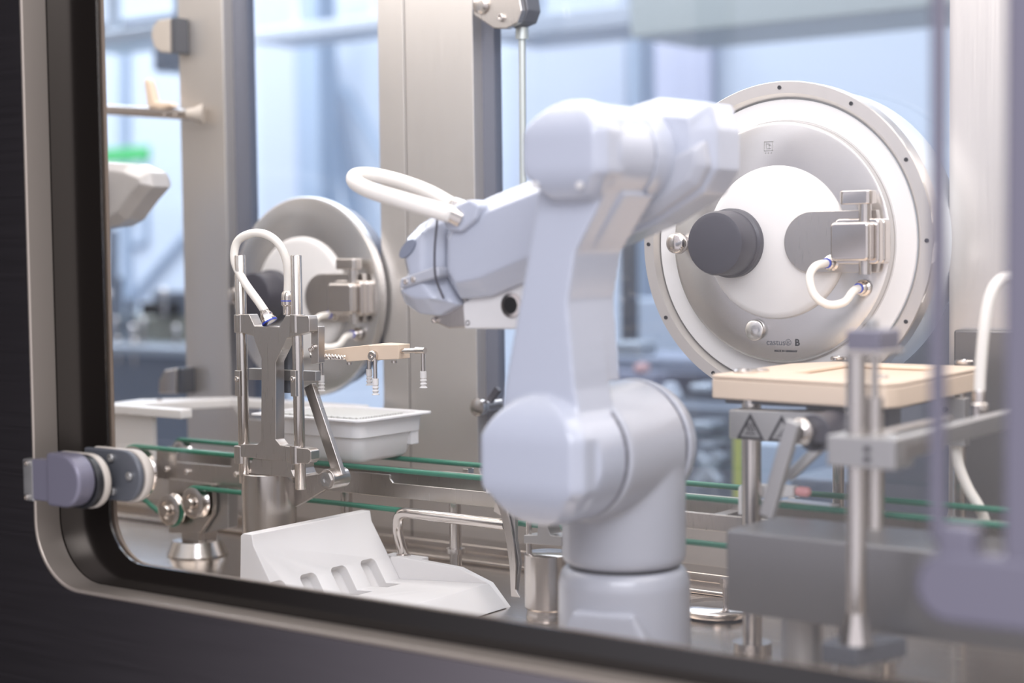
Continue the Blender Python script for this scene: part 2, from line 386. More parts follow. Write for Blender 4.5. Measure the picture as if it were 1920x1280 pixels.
# ------------------------------------------------------------------ robot arm
bx, by = -1.187, 1.85
rob = thing('robot_arm', 'large pale grey six-axis robot arm standing in the middle of the deck', 'robot', (bx, by, DECK))
zw = at(1168, 1078, 1.79).z
b = B(); b.lathe((bx, by, DECK), (0, 0, 1), [(.098, 0), (.098, .012), (.089, .02), (.088, zw-DECK-.02), (.084, zw-DECK-.006), (.078, zw-DECK)], 64)
organic('base', b, ROBOT2, rob, .004, 3)
b = B(); b.M = Matrix.Translation((bx, by, 0)) @ Matrix.Rotation(R(15), 4, 'Z')
b.prism([(-.085, DECK+.012), (.085, DECK+.012), (.04, zw-.045), (-.04, zw-.045)], -.094, -.06)
organic('connector_housing', b, ROBOT2, rob, .004, 6)
b = B(); b.cyl((bx, by, zw-.004), (bx, by, zw+.006), .074, seg=64); obj('waist_joint', b, BLACK, rob)
zs = at(1168, 835, 1.85).z
b = B(); b.lathe((bx, by, 0), (0, 0, 1), [(.078, zw+.004), (.083, zw+.012), (.0835, zs-.01), (.06, zs+.05)], 64)
b.cyl((bx, 1.735, zs), (bx, 1.872, zs), .087, seg=64)
organic('shoulder_housing', b, ROBOT2, rob, .0035, 8)
b = B(); b.cyl((bx, 1.878, zs), (bx, 1.905, zs), .089, .082, 64); organic('shoulder_back_cap', b, ROBOT2, rob, .003, 3)
b = B(); b.cyl((bx, 1.868, zs), (bx, 1.882, zs), .083, seg=64); obj('joint_seam', b, DARK, rob)
b = B(); b.cyl((bx, 1.728, zs), (bx, 1.740, zs), .082, seg=64); obj('joint_seam', b, DARK, rob)
# upper arm: shoulder hub, link, elbow hub
s0 = Vector((bx, 0, zs)); ez = at(1052, 284, 1.63); s1 = Vector((ez.x, 0, ez.z))
def octo(c, r, y0, y1, b, cut=.90, n=48):    # round hub with flattened facets
    b.loft([[(c.x+r*math.cos(2*math.pi*k/n), y, c.z+r*math.sin(2*math.pi*k/n)) for k in range(n)] for y in (y0, y1)])
def cap(b, c, r_, yb, yf, n=26, q0=-.97):      # hub front: round top, clipped lower corners, barrel-curved front
    rings = []
    for k in range(n+1):
        q = q0+(.97-q0)*k/n
        w_ = r_*math.sqrt(1-q*q)
        w_ = min(w_, r_*.93)
        if q < -.45: w_ = min(w_, r_*(.85-(-.45-q)*.75))
        fy = yf+(yb-yf)*(max(0, abs(q)-.25)**2.0)*1.1
        z = c.z+r_*q
        rings.append([(c.x-w_, yb, z), (c.x+w_, yb, z), (c.x+w_, fy+.014, z), (c.x+w_-.012, fy, z), (c.x-w_+.008, fy, z), (c.x-w_, fy+.010, z)])
    b.loft(rings)
b = B(); octo(s0, .083, 1.672, 1.730, b); cap(b, s0, .083, 1.680, 1.630)
pl_ = [(s0.x-.071, s0.z), (s0.x+.072, s0.z), (s0.x+.050, s0.z+.09), (s0.x+.040, s1.z-.18), (s0.x+.052, s1.z-.12), (s1.x+.052, s1.z-.03), (s1.x-.054, s1.z-.03), (s0.x-.057, s0.z+.09)]
b.prism(pl_, 1.664, 1.742)
b.prism([(s0.x-.040, s0.z+.095), (s0.x+.048, s0.z+.095), (s0.x+.040, s1.z-.18), (s0.x+.052, s1.z-.12), (s1.x+.045, s1.z-.05), (s1.x-.040, s1.z-.05)], 1.70, 1.770)
octo(s1, .0625, 1.665, 1.745, b); cap(b, s1, .0645, 1.675, 1.626, q0=-.86)
organic('upper_arm', b, ROBOT, rob, .0028, 2)
for a_, q_ in ((-.62, -.62), (.42, -.66)):
    bolt('elbow_screw', (s1.x+a_*.062, 1.632, s1.z+q_*.062), (0, -1, 0), .0045, .004, WHITE, rob)
b = B(); b.cyl((s1.x, 1.742, s1.z), (s1.x, 1.756, s1.z), .058, seg=48); obj('joint_seam', b, DARK, rob)
b = B(); b.cyl((s1.x, 1.750, s1.z), (s1.x, 1.80, s1.z), .062, seg=48); organic('elbow_housing', b, ROBOT, rob, .0035, 5)
# forearm behind the upper arm
def pxz(lst, Y): return [(at(a, c_, Y).x, at(a, c_, Y).z) for a, c_ in lst]
YA, YB = 1.795, 1.905
def chamfer(pts, y0, y1, c, b):
    cx_ = sum(p[0] for p in pts)/len(pts); cz_ = sum(p[1] for p in pts)/len(pts)
    def sh(f):
        out = []
        n = len(pts)
        for i in range(n):
            p, q, r_ = Vector(pts[i-1]), Vector(pts[i]), Vector(pts[(i+1) % n])
            d1 = (q-p).normalized(); d2 = (r_-q).normalized(); nrm = (Vector((-d1.y, d1.x))+Vector((-d2.y, d2.x))).normalized()
            s_ = 1 if nrm.dot(Vector((cx_, cz_))-q) > 0 else -1
            out.append(q+nrm*f*s_)
        return out
    i_ = sh(c)
    b.loft([[(p[0], y0, p[1]) for p in i_], [(p[0], y0+c, p[1]) for p in pts], [(p[0], y1-c, p[1]) for p in pts], [(p[0], y1, p[1]) for p in i_]])
b = B()
chamfer(pxz([(1326, 240), (1312, 190), (1215, 180), (1150, 200), (1080, 262), (1000, 326), (900, 366), (835, 400), (815, 440), (815, 520), (842, 562), (900, 556), (985, 520), (1085, 475), (1215, 418), (1300, 362), (1326, 315)], YA), YA, YB, .026, b)
organic('forearm', b, ROBOT, rob, .0030, 2)
b = B(); chamfer(pxz([(1190, 305), (1306, 262), (1314, 310), (1294, 348), (1215, 405), (1150, 432)], YA-.01), YA-.004, YA+.03, .012, b)
organic('forearm_side_cover', b, ROBOT2, rob, .003, 2)
b = B()
chamfer(pxz([(812, 412), (795, 402), (765, 420), (740, 446), (734, 480), (742, 512), (727, 545), (738, 572), (765, 590), (800, 594), (838, 572), (815, 520)], YA), YA, YB, .026, b)
wr = organic('wrist', b, ROBOT, rob, .003, 3)
b = B(); b.M = Matrix.Translation(at(776, 466, YA+.012)) @ Matrix.Rotation(R(-42), 4, 'Y')
b.loft([[(.018*math.cos(R(12*k)), y, .0085*math.sin(R(12*k))) for k in range(30)] for y in (-.016, .01)])
obj('wrist_recess', b, mat('recess_grey', (.20, .22, .28), .4), rob, .001)
b = B(); b.pprism([(750, 522), (812, 500), (822, 503), (823, 518), (760, 538), (748, 541)], YA-.006, YA+.02); obj('wrist_bevel_strip', b, ROBOT2, rob, .003)
for p in ((762, 528), (776, 524)): bolt('strip_screw', at(*p, YA-.006), (0, -1, 0), .004, .003, POL, rob)
b = B(); b.tube([at(820, 410, YA-.002), at(815, 470, YA-.006), at(817, 520, YA-.006), at(832, 560, YA+.0)], .0016, 8); obj('seam_line', b, DARK, rob)
b = B(); b.pprism([(866, 568), (908, 540), (975, 515), (990, 520), (990, 617), (870, 617), (868, 600)], 1.83, 1.88); fl = obj('tool_bracket', b, WHITE, rob, .004, 3, label='white tool bracket')
b = B(); b.lathe(at(960, 572, 1.83), (0, -1, 0), [(.017, 0), (.017, .003), (.012, .004), (.012, .0)], 32); obj('bracket_ring', b, POL, fl)
b = B(); b.pprism([(812, 590), (840, 570), (866, 556), (884, 566), (884, 614), (840, 616), (818, 606)], 1.835, 1.885); obj('tool_flange', b, STEEL, rob, .003)
for p in ((817, 600), (881, 605)): bolt('flange_screw', at(*p, 1.835), (0, -1, 0), .0045, .005, POL, rob)
# hose fitting on the wrist and the white hose loop
p0 = at(851, 402, 1.81)
b = B(); b.pprism([(822, 400), (850, 384), (880, 372), (900, 384), (892, 412), (862, 436), (835, 432)], 1.785, 1.83); obj('hose_saddle', b, ROBOT, rob, .006, 3)
b = B(); b.cyl(at(862, 410, 1.79), at(836, 398, 1.775), .0125, .0115, 24); obj('hose_fitting', b, POL, rob)
b = B(); b.cyl(at(872, 392, 1.84), at(850, 384, 1.835), .012, .012, 24); obj('hose_fitting', b, POL, rob)
P = [at(846, 402, 1.78), at(815, 393, 1.77), at(750, 374, 1.76), at(695, 357, 1.765), at(666, 341, 1.79), at(668, 329, 1.83), at(700, 328, 1.86), at(752, 340, 1.865), at(805, 360, 1.855), at(850, 385, 1.84)]
b = B(); b.tube(P, lambda t: .0125-.002*t, 20); obj('media_hose', b, HOSE, rob, label='white hose looping out from the wrist')

# ------------------------------------------------------------------ belt conveyor
Z0 = CH-.361; ZL = CH-.4245; YFB, YBB = 2.06, 2.18
cv = thing('belt_conveyor', 'twin round-belt conveyor with green belts running across the whole deck', 'conveyor', (-2.2, 2.1, DECK))
BR = .0045
pc = at(256, 884, YFB); rA = Z0-pc.z
pa = at(322, 955, YFB); pb = at(367, 942, YFB); ra = .028; rb_ = .0275
def arc(c, r, a0, a1, Y, n=10): return [Vector((c.x+r*math.cos(R(a0+(a1-a0)*k/n)), Y, c.z+r*math.sin(R(a0+(a1-a0)*k/n)))) for k in range(n+1)]
XR = -.50
pts = [Vector((XR, YFB, Z0))]+arc(pc, rA, 90, 205, YFB, 12)
pts += arc(pa, ra, 205, 372, YFB, 12) + arc(pb, rb_, 185, 90, YFB, 8)[1:] + [Vector((XR, YFB, pb.z+rb_))]
b = B(); b.tube(pts, BR, 12, smooth=False); obj('green_belt', b, GREEN, cv, ang=60)
q = Vector((at(341, 838, YBB).x, YBB, Z0-.021))
b = B(); b.tube([Vector((XR, YBB, Z0))]+arc(q, .021, 90, 262, YBB, 12)+[Vector((q.x+.05, YBB, Z0-.05)), Vector((XR, YBB, Z0-.0635))], BR, 12, smooth=False); obj('green_belt', b, GREEN, cv, ang=60)
def pulley(c, r, Y, nm='pulley'):
    b = B(); b.lathe((c.x, Y, c.z), (0, -1, 0), [(r+.001, -.008), (r-.003, -.004), (r-.005, 0), (r-.003, .004), (r+.001, .008), (r-.004, .0095), (r*.62, .0095), (r*.60, .006), (r*.42, .006)], 48)
    o = obj(nm, b, POL, cv, ang=40)
    h = B(); h.lathe((c.x, Y-.006, c.z), (0, -1, 0), [(r*.36, 0), (r*.36, .010), (r*.30, .013), (1e-4, .013)], 24); obj('axle_cap', h, POL, o, ang=40)
pulley(pa, ra, YFB); pulley(pb, rb_, YFB); pulley(pc, rA, YFB); pulley(q, .019, YBB)
# side plates between the belts
YP = 2.085
b = B(); b.pprism([(293, 838), (327, 840), (332, 849), (332, 866), (433, 874), (433, 862), (441, 858), (452, 862), (458, 915), (450, 915), (293, 897)], YP, YP+.004)
sp = obj('end_plate', b, STEEL, cv, .0008)
for p in ((313, 879), (352, 884), (444, 889)): bolt('plate_screw', at(*p, YP), (0, -1, 0), .005, .005, POL, sp)
zt1 = at(650, 882, YP).z; zt2 = at(900, 921, YP).z; zb = CH-.412; xa = at(455, 900, YP).x; xn = at(731, 890, YP).x
b = B(); b.prism([(xa, zb), (XR, zb), (XR, zt2), (xn+.006, zt2), (xn, zt2+.006), (xn, zt1), (xa, zt1)], YP, YP+.004); obj('side_plate', b, STEEL, cv, .0012)
b = B(); b.box(q.x-.02, XR, YBB-.02, YBB-.016, Z0-.062, Z0-.012); obj('rear_side_plate', b, STEEL, cv, .001)
b = B(); b.box(q.x-.03, q.x+.03, YP+.01, YBB-.02, Z0-.06, Z0-.045); obj('cross_member', b, STEELD, cv, .001)
for x in (-1.89, -1.19):
    b = B(); b.box(x-.01, x+.01, YP+.004, YBB-.02, zb, zb+.02); obj('cross_member', b, STEELD, cv, .001)
for x in (-2.18, -1.705, -1.64, -1.10):
    b = B(); b.box(x-.006, x+.006, YBB-.012, YBB+.004, Z0-.018, Z0-.006); b.box(x-.004, x+.004, YBB-.008, YBB, Z0-.03, Z0-.015); obj('belt_guide', b, STEEL, cv, .001)
# conical foot under the pulleys
f0 = Vector((-2.287, 2.10, DECK))
b = B(); b.lathe(f0, (0, 0, 1), [(.056, 0), (.056, .003), (.045, .028), (.030, .030)], 64); obj('conical_foot', b, ROUND, cv, ang=20)
b = B(); b.box(f0.x-.026, f0.x+.020, f0.y-.016, f0.y+.016, DECK+.029, DECK+.050); b.box(f0.x+.0, f0.x+.030, f0.y-.010, f0.y+.022, DECK+.03, DECK+.045); obj('foot_neck', b, STEEL, cv, .001)
b = B(); b.pprism([(316, 897), (398, 908), (400, 945), (398, 965), (376, 998), (368, 1001), (316, 999)], YFB+.016, YFB+.026); obj('pulley_plate', b, STEEL, cv, .001)
b = B(); b.pprism([(398, 908), (428, 911), (428, 990), (380, 1000), (376, 998), (398, 965)], YFB+.03, YFB+.055); obj('motor_block', b, STEELD, cv, .002)
for x in (-1.93, -1.69, -.93):
    b = B(); b.cyl((x, YP+.035, DECK), (x, YP+.035, zb), .010, seg=20); b.cyl((x, YP+.035, DECK), (x, YP+.035, DECK+.012), .020, seg=24); b.cyl((x, YP+.035, DECK+.06), (x, YP+.035, DECK+.068), .016, seg=24); obj('support_leg', b, ROUND, cv)

# white guide table on the left end
gt = thing('guide_table', 'white plastic U-shaped guide on an upright panel at the left end of the conveyor', 'guide', (-2.55, 2.14, CH-.42))
zg = CH-.295
b = B(); o_ = [(-2.585, 2.125), (-2.345, 2.12), (-2.345, 2.148), (-2.50, 2.155), (-2.515, 2.17), (-2.44, 2.335), (-2.10, 2.345), (-2.10, 2.375), (-2.47, 2.375), (-2.60, 2.24)]
b.prism(o_, zg-.017, zg, 'z'); obj('guide_top', b, WHITE, gt, .002)
xl, xr = at(217, 800, 2.15).x, at(296, 800, 2.15).x
b = B(); b.box(xl, xr, 2.137, 2.148, CH-.40, zg-.017); obj('upright_panel', b, WHITE, gt, .0015)
bolt('top_screw', at(256, 744, 2.25).copy() if False else Vector((-2.53, 2.23, zg)), (0, 0, 1), .006, .004, POL, gt)

# tub of nested parts on the belts
tb = thing('plastic_tub', 'white rectangular plastic tub with a wide rim standing on the green belts', 'tub', (-1.955, 2.14, Z0+BR))
def rr3(x0, x1, y0, y1, z, r, n=6): return [(p[0], p[1], z) for p in rrect(x0, x1, y0, y1, r, n)]
X0, X1, Y0_, Y1_ = -2.055, -1.848, 2.062, 2.205; zb_ = Z0+BR; zr = CH-.281
ex = lambda d, z, r=.02: rr3(X0-d, X1+d, Y0_-d, Y1_+d, z, r)
b = B()
b.loft([ex(-.010, zb_, .016), ex(-.003, zb_+.006, .02), ex(.006, zr-.033), ex(.013, zr-.031), ex(.015, zr-.004), ex(.028, zr-.0025), ex(.028, zr), ex(.009, zr), ex(.006, zr-.012), ex(.0, zr-.03), ex(-.010, zb_+.008, .016), ex(-.05, zb_+.0075, .01)])
obj('tub_body', b, WHITE2, tb, ang=40)
for (x, y) in ((X1+.006, 2.197),):
    b = B(); b.box(x-.008, x+.004, y-.010, y+.010, zr-.055, zr-.03); obj('stacking_lug', b, WHITE2, tb, .001)
zr -= -.010; b = B(); b.box(X0+.006, X1-.006, Y0_+.006, Y1_-.006, zr-.024, zr-.017)
for i in range(26):
    for j in range(17):
        x = X0+.016+i*.0070; y = Y0_+.014+j*.0070+(.0036 if i % 2 else 0)
        b.lathe((x, y, zr-.017), (0, 0, 1), [(.0031, 0), (.0031, .007), (.0018, .0075), (.0016, .003)], 8)
ns = obj('needle_nest', b, mat('nest_parts', (.62, .62, .60), .3), None); zr -= .010; tag(ns, 'dense field of tiny upright tube ends filling the white tub', 'nest', kind='stuff')

# ------------------------------------------------------------------ gripper stand with fork bracket, twin rods and hose
YS = 1.90
cx0 = at(501, 950, 1.935).x; st = thing('gripper_stand', 'steel stand with a round post, fork bracket and two vertical rods left of the tub', 'stand', (cx0, 1.94, DECK))
rp = 51*sc(501, 950, 1.94); zpt = at(500, 893, 1.90).z
b = B(); b.lathe((cx0, 1.94, DECK), (0, 0, 1), [(rp+.006, 0), (rp+.006, .006), (rp, .010), (rp, zpt-DECK-.001), (rp-.001, zpt-DECK)], 72); obj('post', b, ROUND, st, ang=40)
prof = []
x1_, x2_ = at(462, 895, 1.91).x, at(548, 890, 1.91).x; zc = at(500, 862, 1.91).z
b = B(); n = 12
sec = [(x1_-.006, zpt), (x1_+.002, zpt+.003), (x1_+.010, zpt+.012), (x1_+.013, zc), (x2_-.002, zc), (x2_-.004, zpt+.012), (x2_+.001, zpt+.003), (x2_+.008, zpt)]
b.prism(sec, 1.912, 1.965); obj('post_neck', b, STEEL, st, .001)
fork = [(450, 833), (482, 833), (489, 826), (490, 690), (490, 672), (478, 640), (475, 630), (447, 622), (446, 589), (467, 589), (477, 611), (524, 612), (535, 591), (578, 592), (580, 600), (580, 622), (538, 634), (533, 645), (517, 678), (517, 690), (517, 824), (525, 834), (548, 838), (578, 841), (583, 846), (583, 862), (578, 869), (553, 868), (450, 856)]
b = B(); b.pprism(fork, YS, YS+.020); obj('fork_bracket', b, STEEL, st, .0012)
b = B(); b.pprism([(492, 640), (516, 640), (516, 830), (492, 830)], YS+.028, YS+.050); obj('bracket_rib', b, STEEL, st, .001)
for (xa_, za_, zb2) in ((457, 478, 905), (561.5, 478, 917)):
    p1 = at(xa_, za_, YS+.010); p2 = at(xa_+2, zb2, YS+.010)
    r_ = 10.5*sc(xa_, 600, YS+.014)
    b = B(); b.lathe(p2, (0, 0, 1), [(r_*.9, 0), (r_, .0015), (r_, (p1.z-p2.z)-.0015), (r_*.9, p1.z-p2.z)], 32)
    rd = obj('guide_rod', b, ROUND, st)
    pf = at(xa_+1, 716, YS+.014); 
    b = B(); b.box(pf.x-.006, pf.x+.006, YS-.002, YS+.006, pf.z-.022, pf.z+.020); cl = obj('rod_flat', b, STEEL, rd, .001)
    bolt('clamp_screw', (pf.x, YS-.002, pf.z+.006), (0, -1, 0), .0045, .003, POL, cl)
    for zc_ in (606, 851):
        pcx = at(xa_, zc_, YS+.014); b = B(); b.cyl((pcx.x, YS+.010, pcx.z-.0145), (pcx.x, YS+.010, pcx.z+.0145), r_+.0035, seg=32); obj('rod_clamp', b, STEEL, st, .0008)
b = B(); b.pprism([(466, 690), (592, 696), (592, 714), (466, 712)], YS+.03, YS+.042); obj('cross_bar', b, STEELD, st, .001)
b = B(); b.cyl(at(545, 700, YS+.045), at(545, 700, YS+.09), .020, seg=6); b.cyl(at(543, 640, YS+.05), at(543, 735, YS+.05), .013); obj('actuator', b, GREY, st, .001)
b = B(); b.pprism([(583, 612), (597, 612), (597, 680), (590, 682), (583, 682)], YS+.02, YS+.035); sl = obj('slide_plate', b, STEEL, st, .001)
for p in ((588, 620), (589, 650), (584, 655)): bolt('slide_screw', at(*p, YS+.02), (0, -1, 0), .0038, .004, POL, sl)
# hose with its two fittings
f1 = at(504, 600, YS+.01)
b = B(); b.lathe(f1, Vector((-.45, -.1, .8)), [(.0125, -.004), (.0125, .002), (.0105, .003), (.0105, .010), (.0078, .014), (.0065, .020)], 6); hf = obj('hose_fitting', b, POL, st, .0006)
b = B(); b.ring(f1, Vector((-.45, -.1, .8)), .0095, .0132, -.004, -.0015, 24); obj('seal_ring', b, BLUE, hf)
f2 = at(540, 590, YS+.05)
b = B(); b.lathe(f2, (0, 0, 1), [(.008, 0), (.008, .014), (.0105, .016), (.0105, .030), (.0095, .036), (.006, .040)], 24); cf = obj('clear_fitting', b, POL, st)
b = B(); b.ring(f2+Vector((0, 0, .022)), (0, 0, 1), .009, .0112, 0, .0018, 24); obj('seal_ring', b, BLUE, cf)
hp = [f1+Vector((-.007, -.001, .014)), at(485, 566, YS+.008), at(458, 528, YS+.006), at(440, 490, YS+.01), at(444, 455, YS+.015), at(466, 439, YS+.02), at(494, 438, YS+.028), at(520, 454, YS+.036), at(536, 485, YS+.045), at(540, 520, YS+.05), f2+Vector((0, 0, .036))]
b = B(); b.tube(hp, .0068, 16); obj('air_hose', b, HOSE, st, label='white air hose in an arch above the bracket')
# linkage at the right of the stand
b = B(); b.bar(at(581, 722, 1.965), at(638, 893, 1.965), .020, .010); obj('link_bar', b, STEEL, st, .001)
pj = at(622, 897, 1.96); b = B(); b.cyl(pj+Vector((0, -.012, 0)), pj+Vector((0, .028, 0)), .0165, seg=32); obj('link_joint', b, STEEL, st, .001)
b = B(); b.lathe(pj+Vector((0, -.012, 0)), (0, -1, 0), [(.0125, 0), (.0125, .003), (.006, .0035), (.0055, .001)], 6); obj('joint_nut', b, STEELD, st)
b = B(); b.prism([(at(622, 880, 1.965).x, at(622, 880, 1.965).z), (at(637, 905, 1.965).x, at(637, 905, 1.965).z), (at(556, 950, 1.965).x, at(556, 950, 1.965).z), (at(540, 935, 1.965).x, at(540, 935, 1.965).z), (at(556, 905, 1.965).x, at(556, 905, 1.965).z)], 1.958, 1.970); obj('crank_lever', b, STEEL, st, .001)

# ------------------------------------------------------------------ vacuum gripper with suction cups
YV = 1.985
vg = thing('vacuum_gripper', 'beige gripper bar with white suction cups held over the tub', 'gripper', at(690, 670, YV))
b = B(); b.pprism([(597, 658), (597, 668), (648, 674), (650, 678), (688, 675), (692, 677), (712, 675), (746, 673), (746, 646), (710, 644), (694, 646), (645, 651)], YV, YV+.030); obj('gripper_bar', b, BEIGE, vg, .001)
b = B(); b.pprism([(690, 647), (747, 646), (747, 673), (700, 675)], YV-.012, YV+.001); obj('front_pad', b, BEIGE, vg, .001)
pts = []
pa_, pb2 = at(584, 667, YV-.012), at(645, 670, YV-.012)
b = B(); b.cyl(pa_, pb2, .0035, .002)
for k in range(3):
    b.tube([pa_.lerp(pb2, t/40)+Vector((0, math.cos(t*.55+k*2.09), math.sin(t*.55+k*2.09)))*.0042*(1-.3*t/40) for t in range(41)], .0016, 6, smooth=False)
obj('twisted_spindle', b, POL, vg, ang=60)
def cup(px, pt, pb, Y, rr):
    t0 = at(px, pt, Y); t1 = at(px, pb, Y); h = .024
    b = B(); b.cyl((t0.x, Y, t1.z+h), (t0.x, Y, t0.z), .0032, seg=14)
    s_ = obj('cup_stem', b, STEEL if rr else POL, vg)
    b = B(); b.lathe((t0.x, Y, t1.z), (0, 0, 1), [(.0060, 0), (.0062, .001), (.0035, .003), (.0056, .0065), (.0036, .0085), (.0056, .012), (.0038, .014), (.0050, .0155), (.0050, .026), (.002, .026)], 24)
    obj('suction_cup', b, WHITE, s_, label='white bellows suction cup')
cup(602, 674, 733, YV-.012, 1); cup(692, 676, 722, YV+.022, 1); cup(703, 660, 740, YV-.016, 0); cup(793, 655, 727, YV-.004, 1)
b = B(); b.lathe(at(702, 667, YV-.012), (0, -1, 0), [(.0085, 0), (.0085, .006), (.007, .008), (.003, .008), (.0028, .004)], 28); obj('bar_screw', b, POL, vg)
b = B(); b.cyl(at(746, 658, YV-.004), at(784, 657, YV-.004), .004); b.cyl(at(746, 658, YV-.004), at(750, 658, YV-.004), .0055); b.cyl(at(780, 657, YV-.004), at(797, 657, YV-.004), .0055, .005); obj('side_tube', b, POL, vg)
for p in ((655, 679), (739, 676)): bolt('pad_screw', at(*p, YV+.008), (0, 0, -1), .0045, .004, STEEL, vg)

# ------------------------------------------------------------------ white slotted chute
b = B(); YN, YFR = 1.775, 2.06
far = [(703, 955), (706, 974), (741, 1046), (792, 1086), (925, 1091), (961, 1141)]
fz = pxz(far, YFR)
zf = DECK+.001
xr_ = fz[0][0]
sec = [(xr_-.024, fz[0][1]-.004), (xr_-.018, fz[0][1]), fz[0], fz[1], fz[2], (fz[2][0]+(fz[2][0]-fz[1][0])*(fz[2][1]-DECK-.022)/(fz[1][1]-fz[2][1]), DECK+.022), (fz[4][0], fz[4][1]), (fz[5][0], zf), (xr_-.030, zf)]
b.prism(sec, YN, YFR-.012)
ch = thing('slotted_chute', 'white machined chute with four round-ended slots in its sloping back', 'chute', (-1.68, 1.92, DECK))
# sloping back with slots: cut by boolean
ob = obj('chute_body', b, WHITE, ch)
p_, q_ = Vector((fz[1][0], fz[1][1])), Vector(fz[2]); dd = (q_-p_).normalized(); nn = Vector((-dd.y, dd.x)); nn = nn if nn.x > 0 else -nn
cut = B()
for k in range(4):
    yc = 1.995-k*.070
    pts = rrect(-.018, .018, .0, .115, [.0, 0, .009, .009])
    A_, Bt = [], []
    for (u, v_) in [(p[0], .178-p[1]) for p in pts]:
        w2 = p_+dd*(v_+.0)
        A_.append((w2.x+nn.x*.03, yc+u, w2.y+nn.y*.03)); Bt.append((w2.x-nn.x*.018, yc+u, w2.y-nn.y*.018))
    cut.loft([A_, Bt])
bmesh.ops.recalc_face_normals(cut.bm, faces=cut.bm.faces)
cm = bpy.data.meshes.new('slots'); cut.bm.to_mesh(cm); co = bpy.data.objects.new('slots', cm); COL.objects.link(co)
k = ob.modifiers.new('c', 'BOOLEAN'); k.operation = 'DIFFERENCE'; k.object = co; k.solver = 'EXACT'
bpy.context.view_layer.update(); dg_ = bpy.context.evaluated_depsgraph_get()
nm_ = bpy.data.meshes.new_from_object(ob.evaluated_get(dg_)); ob.modifiers.clear(); ob.data = nm_
bpy.data.objects.remove(co)
k = ob.modifiers.new('b', 'BEVEL'); k.width = .0012; k.segments = 2; k.limit_method = 'ANGLE'; k.angle_limit = R(35)
b = B(); b.prism([(fz[2][0]-.012, DECK+.002), (fz[2][0]+.0, fz[2][1]+.004), (fz[2][0]+.016, fz[2][1]+.006), (at(868, 1062, YFR).x, at(868, 1062, YFR).z), fz[4], fz[5], ], YFR-.012, YFR); obj('end_wall', b, WHITE, ch, .001)
b = B(); b.box(at(735, 1045, 2.08).x, at(800, 1045, 2.08).x, 2.061, 2.085, DECK, at(770, 1046, 2.06).z); obj('rail_block', b, WHITE, ch, .001)
bolt('foot_screw', Vector((xr_-.075, YN+.06, DECK)), (0, 0, 1), .008, .012, POL, ch)
# bent steel rail
rl = thing('bent_rail', 'bent round steel rail rising from a white block and running right to the curved guide', 'rail', at(757, 1040, 2.072))
YR = 2.072; zr_ = at(800, 962, 2.05).z; x_0 = at(757, 1040, YR).x; zr0 = at(770, 1046, 2.06).z
b = B(); b.tube([Vector((x_0, YR, zr0)), Vector((x_0, YR-.012, zr_-.046)), Vector((x_0+.003, YR-.018, zr_-.026)), Vector((x_0+.013, YR-.026, zr_-.010)), Vector((x_0+.030, YR-.032, zr_-.001)), Vector((x_0+.06, YR-.036, zr_)), Vector((x_0+.10, YR-.038, zr_)), Vector((at(948, 975, 2.03).x, 2.030, zr_))], .0088, 18); obj('rail_tube', b, POL, rl)
b = B(); b.cyl((x_0, YR, zr0), (x_0, YR, zr0+.002), .012); obj('base_flange', b, POL, rl)

# curved guide blade and small round stand
cg = thing('curved_guide', 'thin curved steel guide blade standing left of the small round stand', 'guide', at(965, 1120, 2.03))
g1 = [(914, 905), (925, 905), (950, 955), (962, 1010), (967, 1060), (966, 1105), (975, 1120), (958, 1118), (955, 1060), (948, 1005), (936, 955)]
b = B(); b.pprism(g1, 2.02, 2.024); obj('bright_edge', b, STEEL, cg, .0006)
g2 = [(926, 937), (942, 937), (943, 952), (953, 954), (962, 955), (966, 975), (966, 1010), (974, 1055), (970, 1085), (966, 1115), (958, 1113), (957, 1060), (952, 1005), (940, 960)]
b = B(); b.pprism(g2, 2.026, 2.034); obj('blade', b, STEELD, cg, .0008)
b = B(); b.lathe(Vector((atz(1004, 1168, DECK).x, atz(1004, 1168, DECK).y+.034, DECK)), (0, 0, 1), [(.033, 0), (.034, .004), (.0325, .010), (.0325, .016), (.036, .020), (.036, at(1010, 1028, 2.04).z-DECK-.002), (.033, at(1010, 1028, 2.04).z-DECK)], 56)
rs = thing('round_stand', 'short bright steel cylinder stand just left of the robot base', 'stand', Vector((atz(1004, 1168, DECK).x, atz(1004, 1168, DECK).y+.034, DECK)))
rso = obj('cylinder', b, ROUND, rs, ang=40)
cpos = Vector((atz(1004, 1168, DECK).x, atz(1004, 1168, DECK).y+.034, DECK))
zt_ = at(1010, 1028, 2.04).z
b = B(); yb_ = cpos.y-.034; zf_ = zt_
b.pprism([(982, 1003), (1007, 1003), (1010, 965), (1052, 965), (1052, 972), (1029, 974), (1027, 990), (1032, 1003), (1052, 1006), (1052, 1024), (982, 1018)], yb_, yb_+.03); obj('fork_plate', b, STEELD, rs, .001)
b = B(); p_ = at(992, 1010, yb_+.012); b.cyl((p_.x, p_.y, zt_-.001), (p_.x, p_.y, at(992, 955, yb_).z), .0045); obj('guide_pin', b, ROUND, rs)
